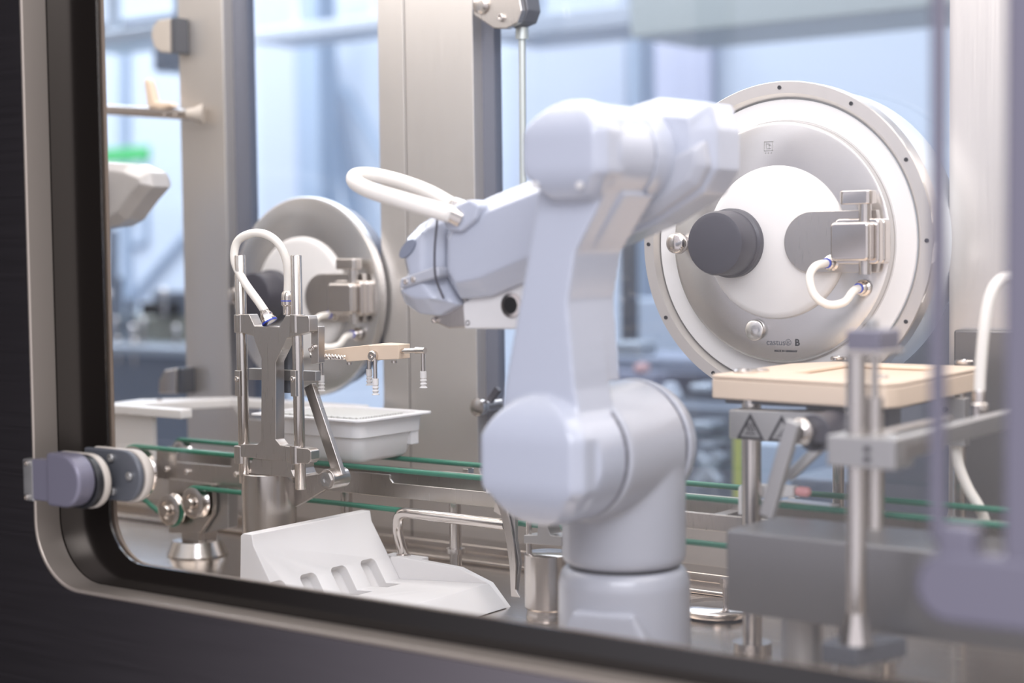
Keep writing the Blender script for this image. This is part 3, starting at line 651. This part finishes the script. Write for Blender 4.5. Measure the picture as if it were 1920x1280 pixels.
# white sensor blocks by the belts
b = B(); b.pprism([(910, 874), (918, 864), (935, 862), (935, 925), (910, 925)], YFB-.02, YFB-.006)
sn = obj('sensor_block', b, WHITE, None, .002); tag(sn, 'small white sensor block at the front belt just left of the robot shoulder', 'sensor')
b = B(); b.pprism([(927, 946), (934, 938), (942, 940), (948, 955), (938, 966), (926, 958)], YFB-.035, YFB-.02); b.box(at(930, 925, YFB-.03).x, at(940, 925, YFB-.03).x, YFB-.03, YFB-.01, at(930, 950, YFB).z, at(930, 922, YFB).z); obj('clamp', b, CREAM, sn)
ss = thing('sensor_housing', 'white sensor housing with a red lens end beside the beige table column', 'sensor', at(1450, 960, 2.037))
b = B(); x1__, x2__ = at(1384, 930, 2.037).x, at(1488, 930, 2.037).x
b.prism([(x1__, at(1384, 965, 2.037).z), (x1__, at(1384, 915, 2.037).z), (x1__+.006, at(1384, 906, 2.037).z), (x2__, at(1488, 912, 2.037).z), (x2__, at(1488, 932, 2.037).z), (x1__+.02, at(1400, 932, 2.037).z), (x1__+.02, at(1400, 965, 2.037).z)], 2.036, 2.053); obj('housing', b, WHITE, ss, .002)
b = B(); zc1, zc2 = at(1500, 932, 2.037).z, at(1500, 913, 2.037).z; b.box(x2__, x2__+.022, 2.037, 2.052, zc1, zc2); obj('lens', b, mat('red_lens_pale', (.80, .38, .38), .3), ss, .006, 3, label='pale red lens')
b = B(); b.pprism([(1463, 938), (1560, 950), (1560, 962), (1463, 945)], 2.0905, 2.12); obj('rail_strip', b, STEEL, ss, .001)
b = B(); b.ball(at(1510, 950, 2.088), .003); obj('indicator', b, RED, ss)

# ------------------------------------------------------------------ right side: beige table on columns, heater block, levers
bt = thing('beige_table', 'thick beige plate on steel columns in front of the large round port', 'table', (-1.0, 2.1, DECK))
ztp = CH-.175; th = .033
o_ = [(-1.128, 1.985), (-.885, 1.952), (-.862, 1.962), (-.852, 1.985), (-.857, 2.29), (-1.09, 2.29), (-1.128, 2.22)]
b = B(); b.plate([(p[0], p[1]) for p in o_], [[(-1.05, 2.06), (-.92, 2.05), (-.90, 2.07), (-.90, 2.24), (-1.05, 2.25)]], 0, 1)
bmesh.ops.transform(b.bm, matrix=Matrix(((1, 0, 0, 0), (0, 0, 1, 0), (0, -(.006), 0, ztp), (0, 0, 0, 1))), verts=b.bm.verts)
obj('table_top', b, BEIGE, bt, .0025, 3)
b = B(); b.prism(o_, ztp-th, ztp-.0062, 'z'); obj('table_base', b, BEIGE, bt, .0025, 3)
def disc(px, py, r, h, nm='retaining_disc', par=bt):
    p = atz(px, py, ztp); b = B(); b.lathe(p, (0, 0, 1), [(r, 0), (r, h*.7), (r-.002, h), (r*.5, h), (r*.45, h*.6)], 36); return obj(nm, b, POL, par)
disc(1398, 698, .017, .0045); disc(1425, 696, .013, .0035); disc(1573, 674, .013, .005); disc(1650, 708, .012, .003); disc(1808, 682, .014, .006)
for (px, Y_) in ((1409, 2.02), (1640, 2.02), (1800, 2.27), (1572, 2.27)):
    p = at(px, 800, Y_); r_ = .0135 if Y_ < 2.1 else .009
    b = B(); b.cyl((p.x, p.y, DECK), (p.x, p.y, ztp-th), r_); b.cyl((p.x, p.y, DECK), (p.x, p.y, DECK+.012), r_*2); obj('column', b, ROUND, bt)
b = B(); b.box(at(1560, 800, 2.1).x, at(1600, 800, 2.1).x+.06, 2.02, 2.26, ztp-th-.016, ztp-th-.002); b.box(-1.12, -.90, 2.008, 2.02, ztp-th-.008, ztp-th); obj('under_frame', b, GREY, bt, .001)
b = B(); b.box(-.93, -.88, 2.008, 2.05, ztp-th-.030, ztp-th-.001); obj('pivot_block', b, GREY, bt, .001)
b = B(); b.box(-1.125, -1.06, 2.05, 2.28, ztp-th-.008, ztp-th-.001); obj('slide_rail', b, STEELD, bt, .001)
p = at(1790, 800, 2.2)
b = B(); b.box(p.x-.02, p.x+.022, 2.18, 2.20, ztp-th-.07, ztp-th-.004); rb2 = obj('rear_bracket', b, STEELD, bt, .001)
for dz in (-.02, -.05): bolt('bracket_screw', (p.x-.004, 2.18, ztp-th+dz), (0, -1, 0), .004, .003, BLACK, rb2)
YH = 1.97
hb = thing('heater_block', 'satin steel block with two black warning triangles under the beige plate', 'heater', at(1480, 850, YH+.03))
b = B(); b.pprism([(1366, 770), (1640, 776), (1640, 868), (1560, 862), (1366, 817)] if False else [(1366, 768), (1640, 776), (1640, 850), (1520, 834), (1366, 822)], YH, YH+.034); obj('block', b, STEELD, hb, .002)
def tri(cxp, cyp, wpx, inner_):
    p = at(cxp, cyp, YH); s_ = wpx*sc(cxp, cyp, YH)/2/.78
    b = B(); h_ = s_*1.70
    o_ = [(p.x-s_, p.z-h_/2), (p.x+s_, p.z-h_/2), (p.x, p.z+h_/2)]
    i_ = [(p.x-s_*.72, p.z-h_/2+s_*.17), (p.x+s_*.72, p.z-h_/2+s_*.17), (p.x, p.z+h_/2-s_*.36)]
    b.plate(o_, [i_], YH-.0008, YH+.0004)
    if inner_ == 'hot':
        b.box(p.x-s_*.36, p.x+s_*.36, YH-.0008, YH+.0004, p.z-h_/2+s_*.34, p.z-h_/2+s_*.42)
        for k in (-1, 0, 1):
            b.tube([Vector((p.x+k*s_*.2+.06*s_*math.sin(t*1.6), YH-.0004, p.z-h_/2+s_*(.52+t*.11))) for t in range(6)], s_*.045, 6, n=3)
    else:
        b.lathe((p.x, YH-.0008, p.z-h_/2+s_*.42), (0, 1, 0), [(s_*.17, 0), (s_*.17, .0012)], 16)
        b.box(p.x-s_*.4, p.x+s_*.1, YH-.0008, YH+.0004, p.z-h_/2+s_*.30, p.z-h_/2+s_*.36)
        b.prism([(p.x-s_*.05, p.z-h_/2+s_*.5), (p.x+s_*.22, p.z-h_/2+s_*.9), (p.x+s_*.1, p.z-h_/2+s_*.9), (p.x-s_*.1, p.z-h_/2+s_*.55)], YH-.0008, YH+.0004)
    return obj('warning_triangle', b, BLACK, hb, label='black hot-surface warning triangle' if inner_ == 'hot' else 'black crush warning triangle')
tri(1407, 799, 46, 'hot'); tri(1466, 803, 46, 'crush')
lv = thing('lever_arm', 'flat grey lever on a dark round hub in front of the warning triangles', 'lever', at(1450, 965, 1.91))
b = B(); b.cyl(at(1524, 812, 1.90), at(1524, 812, 1.90)+Vector((0, .066, 0)), .024, seg=40); obj('hub', b, DARK, lv, .002)
b = B(); b.lathe(at(1500, 810, 1.885), (0, -1, 0), [(.017, -.016), (.017, 0), (.014, .004), (.010, .006), (.0096, .004)], 32); obj('hub_ring', b, POL, lv)
b = B(); b.bar(at(1489, 790, 1.865), at(1438, 968, 1.865), .020, .012); obj('lever', b, STEELD, lv, .002)
b = B(); b.bar(at(1538, 838, 1.91), at(1478, 895, 1.90), .012, .014); b.bar(at(1478, 895, 1.90), at(1462, 890, 1.895), .012, .014); obj('short_link', b, STEELD, lv, .002)
b = B(); b.box(at(1527, 840, 1.91).x, at(1560, 840, 1.91).x, 1.90, 1.94, at(1530, 842, 1.91).z, at(1530, 826, 1.91).z); obj('clamp', b, DARK, lv, .001)

# grey steel housing box on pedestals
gb = thing('steel_housing', 'grey steel box housing on short pedestals at the right of the robot', 'housing', (-.8, 1.86, DECK))
x0_, z1_, z0_ = at(1361, 994, 1.80).x, at(1361, 994, 1.80).z, at(1361, 1147, 1.80).z
b = B(); b.box(x0_, -.34, 1.80, 1.935, z0_, z1_); obj('box', b, mat('housing_steel', (.25, .245, .245), .34, .9, noise=.05, scale=(20, 20, 20)), gb, .003, 3)
for x in (at(1480, 1150, 1.83).x, at(1590, 1150, 1.83).x-.0, -.62):
    b = B(); b.cyl((x, 1.865, DECK), (x, 1.865, z0_), .026, seg=32); obj('pedestal', b, STEELD, gb)
# flat round flange on the deck
fp = atz(1345, 1140, DECK+.01); fd = thing('deck_flange', 'flat round polished flange on the deck right of the robot base', 'flange', (fp.x, fp.y, DECK))
b = B(); b.lathe((fp.x, fp.y, DECK), (0, 0, 1), [(.052, 0), (.058, .004), (.060, .012), (.058, .014), (.02, .016)], 64); obj('flange', b, POL, fd, ang=50)
b = B(); b.cyl((fp.x+.016, fp.y, DECK+.015), (fp.x+.016, fp.y, DECK+.055), .006); b.cyl((fp.x+.016, fp.y, DECK+.045), (fp.x+.016, fp.y, DECK+.058), .010, seg=6); obj('flange_bolt', b, POL, fd)

# front guide column with clamp block and long arm
gc = thing('guide_column', 'steel guide column with a slim rod and clamp block at the front right', 'stand', (at(1600, 1200, 1.72).x, 1.72, DECK))
YC = 1.72
p1 = at(1600, 655, YC); p2 = at(1606, 1150, YC); px_ = p2.x
b = B(); b.cyl((px_, YC, p2.z-.01), (px_, YC, p1.z), .0115, seg=32); obj('column', b, ROUND, gc)
pz = at(1607, 1205, YC).z
b = B(); b.lathe((px_, YC, pz), (0, 0, 1), [(.021, 0), (.020, .004), (.0115, .038), (.0115, .040)], 8); obj('cone_foot', b, POL, gc, ang=25)
b = B(); b.prism([(px_-.036, YC-.018), (px_+.010, YC-.022), (px_+.018, YC+.012), (px_+.036, YC+.06), (px_+.006, YC+.065), (px_-.036, YC+.02)], pz-.024, pz, 'z'); obj('foot_plate', b, GREY, gc, .003)
b = B(); b.cyl((px_-.004, YC+.0, DECK), (px_-.004, YC+.0, pz-.024), .014); b.box(px_-.04, px_-.036, YC-.005, YC+.01, DECK, pz-.01); obj('foot_stud', b, STEELD, gc)
pr2 = at(1640, 900, YC+.02)
b = B(); b.cyl((pr2.x, YC+.02, at(1640, 990, YC+.02).z), (pr2.x, YC+.02, at(1640, 745, YC+.02).z), .0095); b.cyl((pr2.x, YC+.02, at(1640, 745, YC+.02).z), (pr2.x, YC+.02, at(1640, 640, YC+.02).z), .005); obj('slim_rod', b, ROUND, gc)
b = B(); b.box(at(1585, 645, YC-.012).x, at(1650, 645, YC-.012).x, YC-.012, YC+.045, at(1620, 660, YC).z, at(1620, 618, YC).z); obj('cap_block', b, LILAC, gc, .003)
b = B(); b.box(at(1575, 662, YC-.012).x, at(1660, 662, YC-.012).x, YC-.016, YC+.04, at(1620, 664, YC).z, at(1620, 655, YC).z); obj('cap_plate', b, STEEL, gc, .001)
b = B(); b.cyl(at(1633, 620, YC+.01), at(1633, 598, YC+.01), .0075, seg=6); obj('cap_nut', b, STEELD, gc, .0006)
zb1, zb2 = at(1600, 876, YC-.02).z, at(1600, 818, YC-.02).z; xb1, xb2 = at(1551, 850, YC-.02).x, at(1680, 850, YC-.02).x
b = B(); b.box(xb1, xb2, YC-.022, YC+.030, zb1, zb2); ck = obj('clamp_block', b, STEELD, gc, .002)
for py in (842, 861): bolt('block_screw', at(1626, py, YC-.022), (0, -1, 0), .004, .002, BLACK, ck)
b = B(); b.box(xb2-.016, xb2, YC+.030, 2.20, zb1+.012, zb2); obj('long_arm', b, STEELD, gc, .002)
b = B(); b.box(xb2-.0005, xb2+.0015, YC+.0, YC+.12, zb1+.010, zb1+.026); obj('arm_label_plate', b, STEEL, gc)
b = B(); b.box(xb1+.01, xb2-.03, YC+.04, YC+.25, ztp-th-.02, ztp-th-.012) if False else b.box(xb2-.045, xb2-.03, YC+.03, YC+.22, zb2-.012, zb2+.002); obj('arm_rib', b, STEEL, gc, .001)
# hoses at the right
hh = thing('supply_hose', 'cream hose rising from a steel fitting on the long arm at the far right', 'hose', at(1836, 778, 2.06))
zf2 = at(1836, 775, 2.06)
b = B(); b.tube([zf2+Vector((0, 0, .02)), at(1838, 700, 2.06), at(1845, 620, 2.06), at(1855, 560, 2.065), at(1872, 528, 2.075), at(1895, 520, 2.09), at(1925, 535, 2.11)], .0072, 16); obj('tube', b, HOSE, hh)
b = B(); b.lathe(zf2, (0, 0, 1), [(.011, -.004), (.011, .012), (.0085, .014), (.0085, .026), (.0075, .03)], 24); obj('steel_fitting', b, POL, hh)
b = B(); b.tube([at(1792, 830, 2.2), at(1797, 870, 2.2), at(1815, 915, 2.2), at(1838, 955, 2.2), at(1852, 1000, 2.2), at(1860, 1080, 2.2)], .0075, 14)
o = obj('drain_hose', b, HOSE); tag(o, 'cream hose hanging down behind the beige table at the right', 'hose')

# ------------------------------------------------------------------ chamber fittings on the rear wall
lb = thing('latch_bar', 'horizontal steel latch rod with a beige lever on the first pillar', 'latch', at(370, 214, 2.41))
yb2 = 2.385
b = B(); b.cyl(at(150, 203, yb2), at(352, 215, yb2), .011, seg=28); obj('rod', b, POL, lb)
b = B(); b.lathe(at(350, 214, yb2), (at(382, 214, yb2+.02)-at(350, 214, yb2)), [(.011, 0), (.013, .006), (.013, .012), (.021, .032), (.021, .036)], 32); obj('cone_end', b, CREAM, lb)
b = B(); b.pprism([(268, 150), (275, 146), (281, 155), (290, 190), (320, 192), (326, 200), (300, 205), (275, 201)], yb2-.008, yb2+.010); obj('beige_lever', b, BEIGE, lb, .004, 3)
for p in (308, 328): bolt('set_screw', at(p, 216, yb2-.010), (0, -1, 0), .0035, .002, POL, lb)
for (pix, nm, lab) in (([(283, 68), (285, 50), (296, 37), (318, 34), (318, 99), (300, 98), (288, 88)], 'stop_pad', 'rounded grey stop pad high on the first pillar edge'), ([(297, 738), (298, 712), (308, 694), (330, 690), (330, 738)], 'stop_pad', 'rounded grey stop pad low beside the first pillar')):
    t = thing(nm, lab, 'stop', at(pix[0][0]+20, pix[3][1], 2.40))
    b = B(); b.pprism(pix, 2.385, 2.41); obj('pad', b, CREAM if pix[0][1] < 100 else STEEL, t, .003)
    xx = at(pix[-3 if pix[0][1] < 100 else 3][0], 60, 2.385); b = B(); p3 = at(319 if pix[0][1] < 100 else 331, pix[3][1], 2.385); p4 = at(332 if pix[0][1] < 100 else 344, 99 if pix[0][1] < 100 else 738, 2.385)
    b.box(p3.x, p4.x, 2.387, 2.419, p4.z, p3.z); obj('backing', b, GREY, t, .001)
hg = thing('pivot_bracket', 'steel hinge at the top left of the right window', 'hinge', at(940, 50, 2.42))  # hinge of the right window
b = B(); b.pprism([(888, -12), (972, -14), (978, 20), (970, 42), (948, 54), (925, 53), (888, 28)], 2.385, 2.400); obj('hinge_leaf', b, STEEL, hg, .002)
b = B(); b.pprism([(900, -12), (985, -14), (990, 18), (982, 40), (955, 52), (905, 30)], 2.400, 2.440); obj('hinge_body', b, GREY, hg, .002)
b = B(); b.lathe(at(903, 9, 2.385), (0, -1, 0), [(.016, 0), (.017, .004), (.012, .010), (.004, .011)], 28); obj('hinge_boss', b, POL, hg)
bolt('hinge_screw', at(940, 33, 2.385), (0, -1, 0), .007, .006, POL, hg)
b = B(); b.cyl(at(979, 74, 2.43), at(981, 348, 2.43), .0065); b.cyl(at(979, 52, 2.43), at(979, 74, 2.43), .012); o = obj('glass_edge_rod', b, mat('greenish_rod', (.52, .56, .54), .3, .6), hg)
kb = thing('round_stop', 'small round steel knob on the right window edge left of the robot', 'knob', at(910, 760, 2.44))  # small knob on the window edge
b = B(); b.lathe(at(905, 762, 2.405), (0, -1, 0), [(.012, -.05), (.012, 0), (.016, .003), (.018, .010), (.016, .018), (.006, .021)], 32); obj('knob', b, POL, kb)
b = B(); b.bar(at(918, 752, 2.41), at(935, 728, 2.41), .012, .01); obj('knob_arm', b, DARK, kb, .001)
# second robot, partly hidden at the left
r2 = thing('robot_arm', 'pale grey robot wrist showing behind the black door border at the left', 'robot', at(170, 400, 2.22))
b = B(); chamfer(pxz([(150, 300), (232, 306), (268, 322), (274, 350), (252, 375), (225, 412), (205, 424), (150, 430)], 2.18), 2.18, 2.26, .018, b); organic('wrist', b, mat('robot_paint_warm', (.44, .42, .41), .32, coat=.5), r2, .003, 3)
b = B(); b.cyl(at(130, 360, 2.17), at(198, 360, 2.19), .045, .040, 40); b.cyl(at(165, 360, 2.22), Vector((at(120, 360, 2.22).x, 2.22, DECK)), .05, .06, 32); organic('arm_link', b, ROBOT, r2, .004, 4)
b = B(); b.cyl(at(194, 362, 2.186), at(199, 362, 2.188), .036, seg=40); obj('joint_seam', b, DARK, r2)

# ------------------------------------------------------------------ door hardware in front of the glass
hc = thing('glass_clamp', 'lilac-grey hinge clamp with dark bolted plate at the left edge of the glass door', 'hinge', at(160, 940, 1.50))
def dshape(x0, x1, z0, z1, Y0, Y1, r, flip=False):
    zc_ = (z0+z1)/2; h = (z1-z0)/2
    pts = []
    for k in range(-12, 13):
        a = R(7.5*k); pts.append((x1-h+h*math.cos(a), zc_+h*math.sin(a)))
    pts = pts+[(x0, z1), (x0, z0)]
    if flip: pts = [(x0+x1-p[0], p[1]) for p in pts][::-1]
    b = B(); b.prism(pts, Y0, Y1); return b
def dpx(px0, px1, py0, py1, Y0, Y1, **k):
    a, c = at(px0, (py0+py1)/2, Y0), at(px1, (py0+py1)/2, Y0)
    return dshape(a.x, c.x, at((px0+px1)/2, py1, Y0).z, at((px0+px1)/2, py0, Y0).z, Y0, Y1, 0, **k)
obj('outer_cover', dpx(86, 148, 852, 952, 1.440, 1.470), LILAC, hc, .005, 3)
b = B(); p1, p2 = at(60, 937, 1.446), at(92, 864, 1.446); b.box(p1.x, p2.x, 1.447, 1.466, p1.z, p2.z); obj('cover_tab', b, LILAC, hc, .002)
b = B(); p1, p2 = at(42, 938, 1.446), at(60, 862, 1.446); b.box(p1.x, p2.x-.002, 1.448, 1.462, p1.z, p2.z); obj('tab_end', b, STEELD, hc, .002)
for py in (868, 932): bolt('tab_screw', at(50, py, 1.447), (0, -1, 0), .004, .002, POL, hc)
obj('rubber_washer', dpx(98, 184, 852, 952, 1.470, 1.482), BLACK, hc, .002)
obj('cream_washer', dpx(110, 196, 850, 952, 1.482, 1.496), CREAM, hc, .004)
pp = dpx(158, 262, 843, 938, 1.5145, 1.5245); pl2 = obj('bolted_plate', pp, GREY, hc, .003)
for p in ((210, 858), (245, 892), (213, 920)): bolt('plate_bolt', at(*p, 1.5145), (0, -1, 0), .0058, .005, STEELD, pl2)
obj('cream_pad', dpx(176, 276, 841, 940, 1.5245, 1.5345), CREAM, hc, .003)
b = B(); b.box(at(128, 900, 1.5).x, at(190, 900, 1.5).x, 1.496, 1.5145, at(150, 935, 1.5).z, at(150, 870, 1.5).z); obj('bridge', b, BLACK, hc, .002)
obj('inner_pad', dpx(200, 276, 843, 940, 1.552, 1.566), CREAM, hc, .003)
b = B(); b.lathe(at(262, 868, 1.575), (0, 1, 0), [(.012, -.008), (.012, .0), (.006, .004)], 24); obj('inner_nut', b, CREAM, hc)
# handle on the right
hd = thing('door_handle', 'lilac-grey door handle with rounded mount and tall vertical bars outside the glass at far right', 'handle', at(1850, 1190, 1.40))
YHn = 1.36
obj('mount_plate', dpx(1712, 2080, 1048, 1185, YHn, YHn+.022, flip=True), LILAC, hd, .006, 3)
b = B(); p1, p2 = at(1750, 1040, YHn), at(1822, 992, YHn); b.box(p1.x, p2.x, YHn+.004, YHn+.03, p1.z-.012, p2.z); obj('bar_socket', b, LILAC, hd, .004, 3)
b = B(); p1 = at(1757, 1010, YHn+.012); b.box(p1.x-.0058, p1.x+.0058, YHn+.008, YHn+.020, p1.z, CH+.55); obj('vertical_bar', b, LILAC, hd, .002, 3)
b = B(); p1 = at(1908, 1060, YHn+.012); b.box(p1.x-.010, p1.x+.022, YHn+.004, YHn+.024, p1.z, CH+.55); obj('grip_bar', b, LILAC, hd, .003, 3)
b = B(); b.box(at(1760, 1040, YHn).x, at(1905, 1040, YHn).x, YHn+.006, YHn+.02, at(1800, 1075, YHn).z, at(1800, 1048, YHn).z); obj('link_strip', b, LILAC, hd, .003)
b = B(); b.cyl(at(1800, 1110, YHn+.022), at(1800, 1110, YHn+.022)+Vector((0, YD-YHn-.026, 0)), .016); obj('mount_stud', b, STEELD, hd)

# ------------------------------------------------------------------ clean room behind the rear windows
def prect(name, px0, px1, py0, py1, Y, d, m, label, cat, bev=.01, parent=None, grp=None, ground=False, hang=False):
    a = at(px0, (py0+py1)/2, Y); c = at(px1, (py0+py1)/2, Y); z1 = at((px0+px1)/2, py0, Y).z; z0 = at((px0+px1)/2, py1, Y).z
    if ground: z0 = 0
    if parent: 
        b = B(); b.box(a.x, c.x, Y, Y+d, z0, z1); return obj(name, b, m, parent, bev)
    if hang:
        t = thing(name, label, cat, ((a.x+c.x)/2, Y+d/2, z0))
        b = B(); b.box(a.x, c.x, Y, Y+d, z0, z1); obj('box_body', b, m, t, bev)
        for f in (.2, .8):
            x = a.x+(c.x-a.x)*f; b = B(); b.box(x-.02, x+.02, Y+d/2-.02, Y+d/2+.02, z1, 4.2); obj('hanger', b, m, t)
        return t
    b = B(); b.box(a.x, c.x, Y, Y+d, z0, z1); o = obj(name, b, m, None, bev)
    tag(o, label, cat, grp); return o
WALLB = mat('clean_room_wall', (.64, .71, .80), .45); WALLW = mat('clean_room_panel', (.56, .61, .70), .4)
FLB = mat('clean_room_floor', (.34, .36, .40), .35); GB = mat('slate_machine', (.20, .23, .28), .4, .3); GB2 = mat('pale_machine', (.45, .50, .56), .35, .4)
GB3 = mat('mid_blue_grey', (.36, .44, .55), .4)
b = B(); b.box(-12, 2.5, 7.0, 7.1, 0, 4.2); struct('wall_far', b, WALLB, 'pale blue clean room wall far behind the windows')
b = B(); b.box(-12, 2.5, 2.5, 7.1, -.05, 0); struct('floor_far', b, FLB, 'grey clean room floor')
b = B(); b.box(-12, 2.5, 2.5, 7.1, 4.2, 4.25); struct('ceiling', b, WALLW, 'white clean room ceiling')
b = B(); b.box(2.5, 2.6, 2.5, 7.1, 0, 4.2); struct('wall_far_right', b, WALLB, 'clean room side wall on the right')
b = B(); b.box(-12.1, -12, 2.5, 7.1, 0, 4.2); struct('wall_far_left', b, WALLB, 'clean room side wall on the left')
# bright wall panels and posts
for (x0, x1, y0, y1, m, lab) in ((485, 556, -40, 470, WALLW, 'bright white wall panel behind the middle window'), (955, 1175, 78, 420, WALLW, 'bright pale panel right of the hinge rod'), (1210, 1330, 60, 420, mat('lilac_panel', (.66, .67, .80), .4), 'lilac wall panel above the robot elbow')):
    prect('wall_panel', x0, x1, y0, y1, 6.9, .05, m, lab, 'panel')
for (x0, x1, y0, y1, lab) in ((557, 600, -40, 560, 'blue-grey post right of the white wall panel'), (1178, 1200, 40, 620, 'blue-grey post between two pale panels')):
    prect('wall_post', x0, x1, y0, y1, 6.6, .15, GB3, lab, 'post')
prect('overhead_duct', 905, 1180, 22, 62, 5.6, .4, mat('duct_grey', (.40, .44, .50), .4), 'grey overhead duct behind the top of the right window', 'duct', hang=True)
prect('overhead_duct', 1180, 1800, -60, 40, 5.2, .5, mat('duct_green_grey', (.40, .44, .43), .4), 'greenish grey overhead duct at the top right', 'duct', hang=True)
prect('overhead_duct', 120, 345, 52, 78, 4.6, .3, GB2, 'pale overhead duct behind the left window', 'duct', hang=True)
prect('overhead_rail', 120, 345, 36, 54, 4.8, .3, GB, 'dark overhead rail above the pale duct at the left', 'rail', hang=True)
prect('overhead_box', 286, 345, 80, 132, 4.4, .25, GB, 'dark box hanging under the duct at the left', 'box', hang=True)
prect('wall_sign', 185, 276, 276, 304, 6.5, .03, mat('green_sign', (.08, .50, .16), .5), 'green rectangular sign behind the left window', 'sign')
prect('overhead_duct', 470, 720, 40, 66, 5.6, .3, mat('duct_pale', (.62, .66, .72), .4), 'pale overhead duct behind the middle window', 'duct', hang=True)
def pbar(name, p, q, Y, wpx, m, lab, cat):
    a, c = at(*p, Y), at(*q, Y); r_ = wpx*sc(*p, Y)/2
    b = B(); b.cyl(a, c, r_, seg=16); o = obj(name, b, m); tag(o, lab, cat); return o
pbar('diagonal_brace', (350, 440), (238, 568), 6.97, 13, GB3, 'diagonal blue-grey brace behind the left window', 'brace')
pbar('diagonal_brace', (598, 100), (668, 420), 6.93, 24, GB3, 'steep diagonal brace behind the middle window', 'brace')
pbar('diagonal_brace', (640, 160), (722, 300), 6.97, 14, mat('brace_pale', (.48, .58, .70), .4), 'shorter pale diagonal brace against the second pillar', 'brace')
b = B(); b.tube([at(268, 300, 6.98), at(271, 420, 6.98), at(270, 452, 6.98), at(250, 460, 6.98)], .02); tag(obj('hooked_pipe', b, GB3), 'thin hooked pipe behind the left window', 'pipe')
b = B(); b.tube([at(232, 60, 6.97), at(232, 300, 6.97), at(238, 600, 6.97)], .03, n=3); tag(obj('wall_pipe', b, GB3), 'vertical blue-grey pipe behind the left window', 'pipe')
# filling machine behind the left window: cabinet, dark blocks and bright caps
fm = thing('filling_machine', 'cluttered filling machine with dark blocks and shiny caps behind the left window', 'machine', (at(270, 700, 4.2).x, 4.4, 0))
prect('cabinet', 60, 365, 664, 900, 4.2, .5, GB, '', '', ground=True, parent=fm); prect('table_edge', 60, 365, 646, 664, 4.15, .6, GB2, '', '', parent=fm)
prect('dark_block', 284, 350, 545, 592, 4.4, .2, GB, '', '', parent=fm); prect('dark_block', 262, 300, 566, 592, 4.3, .2, BLACK, '', '', parent=fm)
prect('base_housing', 240, 360, 592, 646, 4.4, .3, mat('olive_grey', (.36, .36, .30), .4, .3), '', '', parent=fm); prect('base_housing', 60, 245, 590, 646, 4.45, .3, mat('grey_green', (.34, .40, .40), .4, .3), '', '', parent=fm)
rnd = random.Random(3)
for (px, py, r_) in ((202, 552, .018), (308, 548, .018), (250, 616, .018), (252, 642, .02), (268, 602, .014), (216, 600, .014), (330, 615, .014), (222, 638, .014)):
    p = at(px, py, 4.2); b = B(); b.ball(p, r_, 16); b.cyl((p.x, p.y, p.z-.09), (p.x, p.y, p.z-.01), .008, seg=12); obj('shiny_cap', b, POL, fm)
for (px, y0) in ((205, 470), (222, 520), (244, 560), (212, 430)):
    a = at(px, y0, 4.35); c = at(px, 640, 4.35); b = B(); b.cyl(c, a, .02, seg=14); obj('upright_rod', b, GB, fm)
# equipment behind the right window
eq = thing('clean_room_machine', 'grey-blue machine with white trays behind the right window below the port', 'machine', (at(1330, 900, 4.2).x, 4.5, 0))
prect('cabinet', 1040, 1490, 760, 1000, 4.2, .6, GB, '', '', ground=True, parent=eq)
prect('upper_frame', 1150, 1500, 672, 700, 4.4, .3, mat('slate_blue', (.27, .31, .40), .4), '', '', parent=eq); prect('back_panel', 1140, 1500, 700, 760, 4.7, .1, mat('slate_lilac', (.30, .32, .42), .4), '', '', parent=eq)
for i, (x0, x1, y0, y1) in enumerate(((1292, 1332, 790, 806), (1310, 1336, 828, 838), (1300, 1340, 850, 870), (1150, 1200, 640, 668), (1290, 1330, 720, 735))):
    prect('white_tray', x0, x1, y0, y1, 4.1, .1, GB2, '', '', parent=eq)
b = B(); p = at(1258, 742, 4.0); b.lathe(p, (0, 0, 1), [(.035, 0), (.018, .035), (.010, .038)], 24); obj('white_funnel', b, WALLW, eq)
b = B(); a_, c_ = at(1310, 850, 4.1), at(1350, 905, 4.1); b.cyl(a_, c_, .018); a_, c_ = at(1350, 850, 4.1), at(1310, 905, 4.1); b.cyl(a_, c_, .018); obj('crossed_struts', b, GB2, eq)
prect('yellow_post', 1372, 1392, 780, 900, 3.9, .06, mat('yellow_green', (.50, .52, .12), .5), 'yellow-green post behind the heater block', 'post', ground=True)
prect('display', 1160, 1182, 430, 560, 5.0, .06, GREY, 'dark upright display behind the robot arm', 'display', ground=True)
prect('pale_cabinet', 1186, 1290, 560, 680, 5.2, .4, mat('cab_blue', (.55, .64, .76), .35), 'pale blue cabinet left of the large port', 'cabinet', ground=True)
prect('pale_cabinet', 1400, 1480, 830, 960, 3.8, .3, mat('cab_blue2', (.50, .60, .72), .35), 'pale blue cabinet seen under the heater block', 'cabinet', ground=True)
prect('red_cap', 1186, 1204, 682, 700, 4.0, .05, mat('faded_red', (.70, .42, .42), .5), 'faded red block on the machine left of the port', 'block')
prect('steel_cabinet', 1640, 1830, 560, 1000, 3.1, .3, mat('dark_steel_cab', (.20, .20, .22), .35, .5), 'dark steel cabinet behind the right edge of the large port', 'cabinet', ground=True)
prect('dark_machine', 1480, 1700, 900, 1100, 3.4, .3, GB, 'dark machine base behind the beige table', 'machine', ground=True)
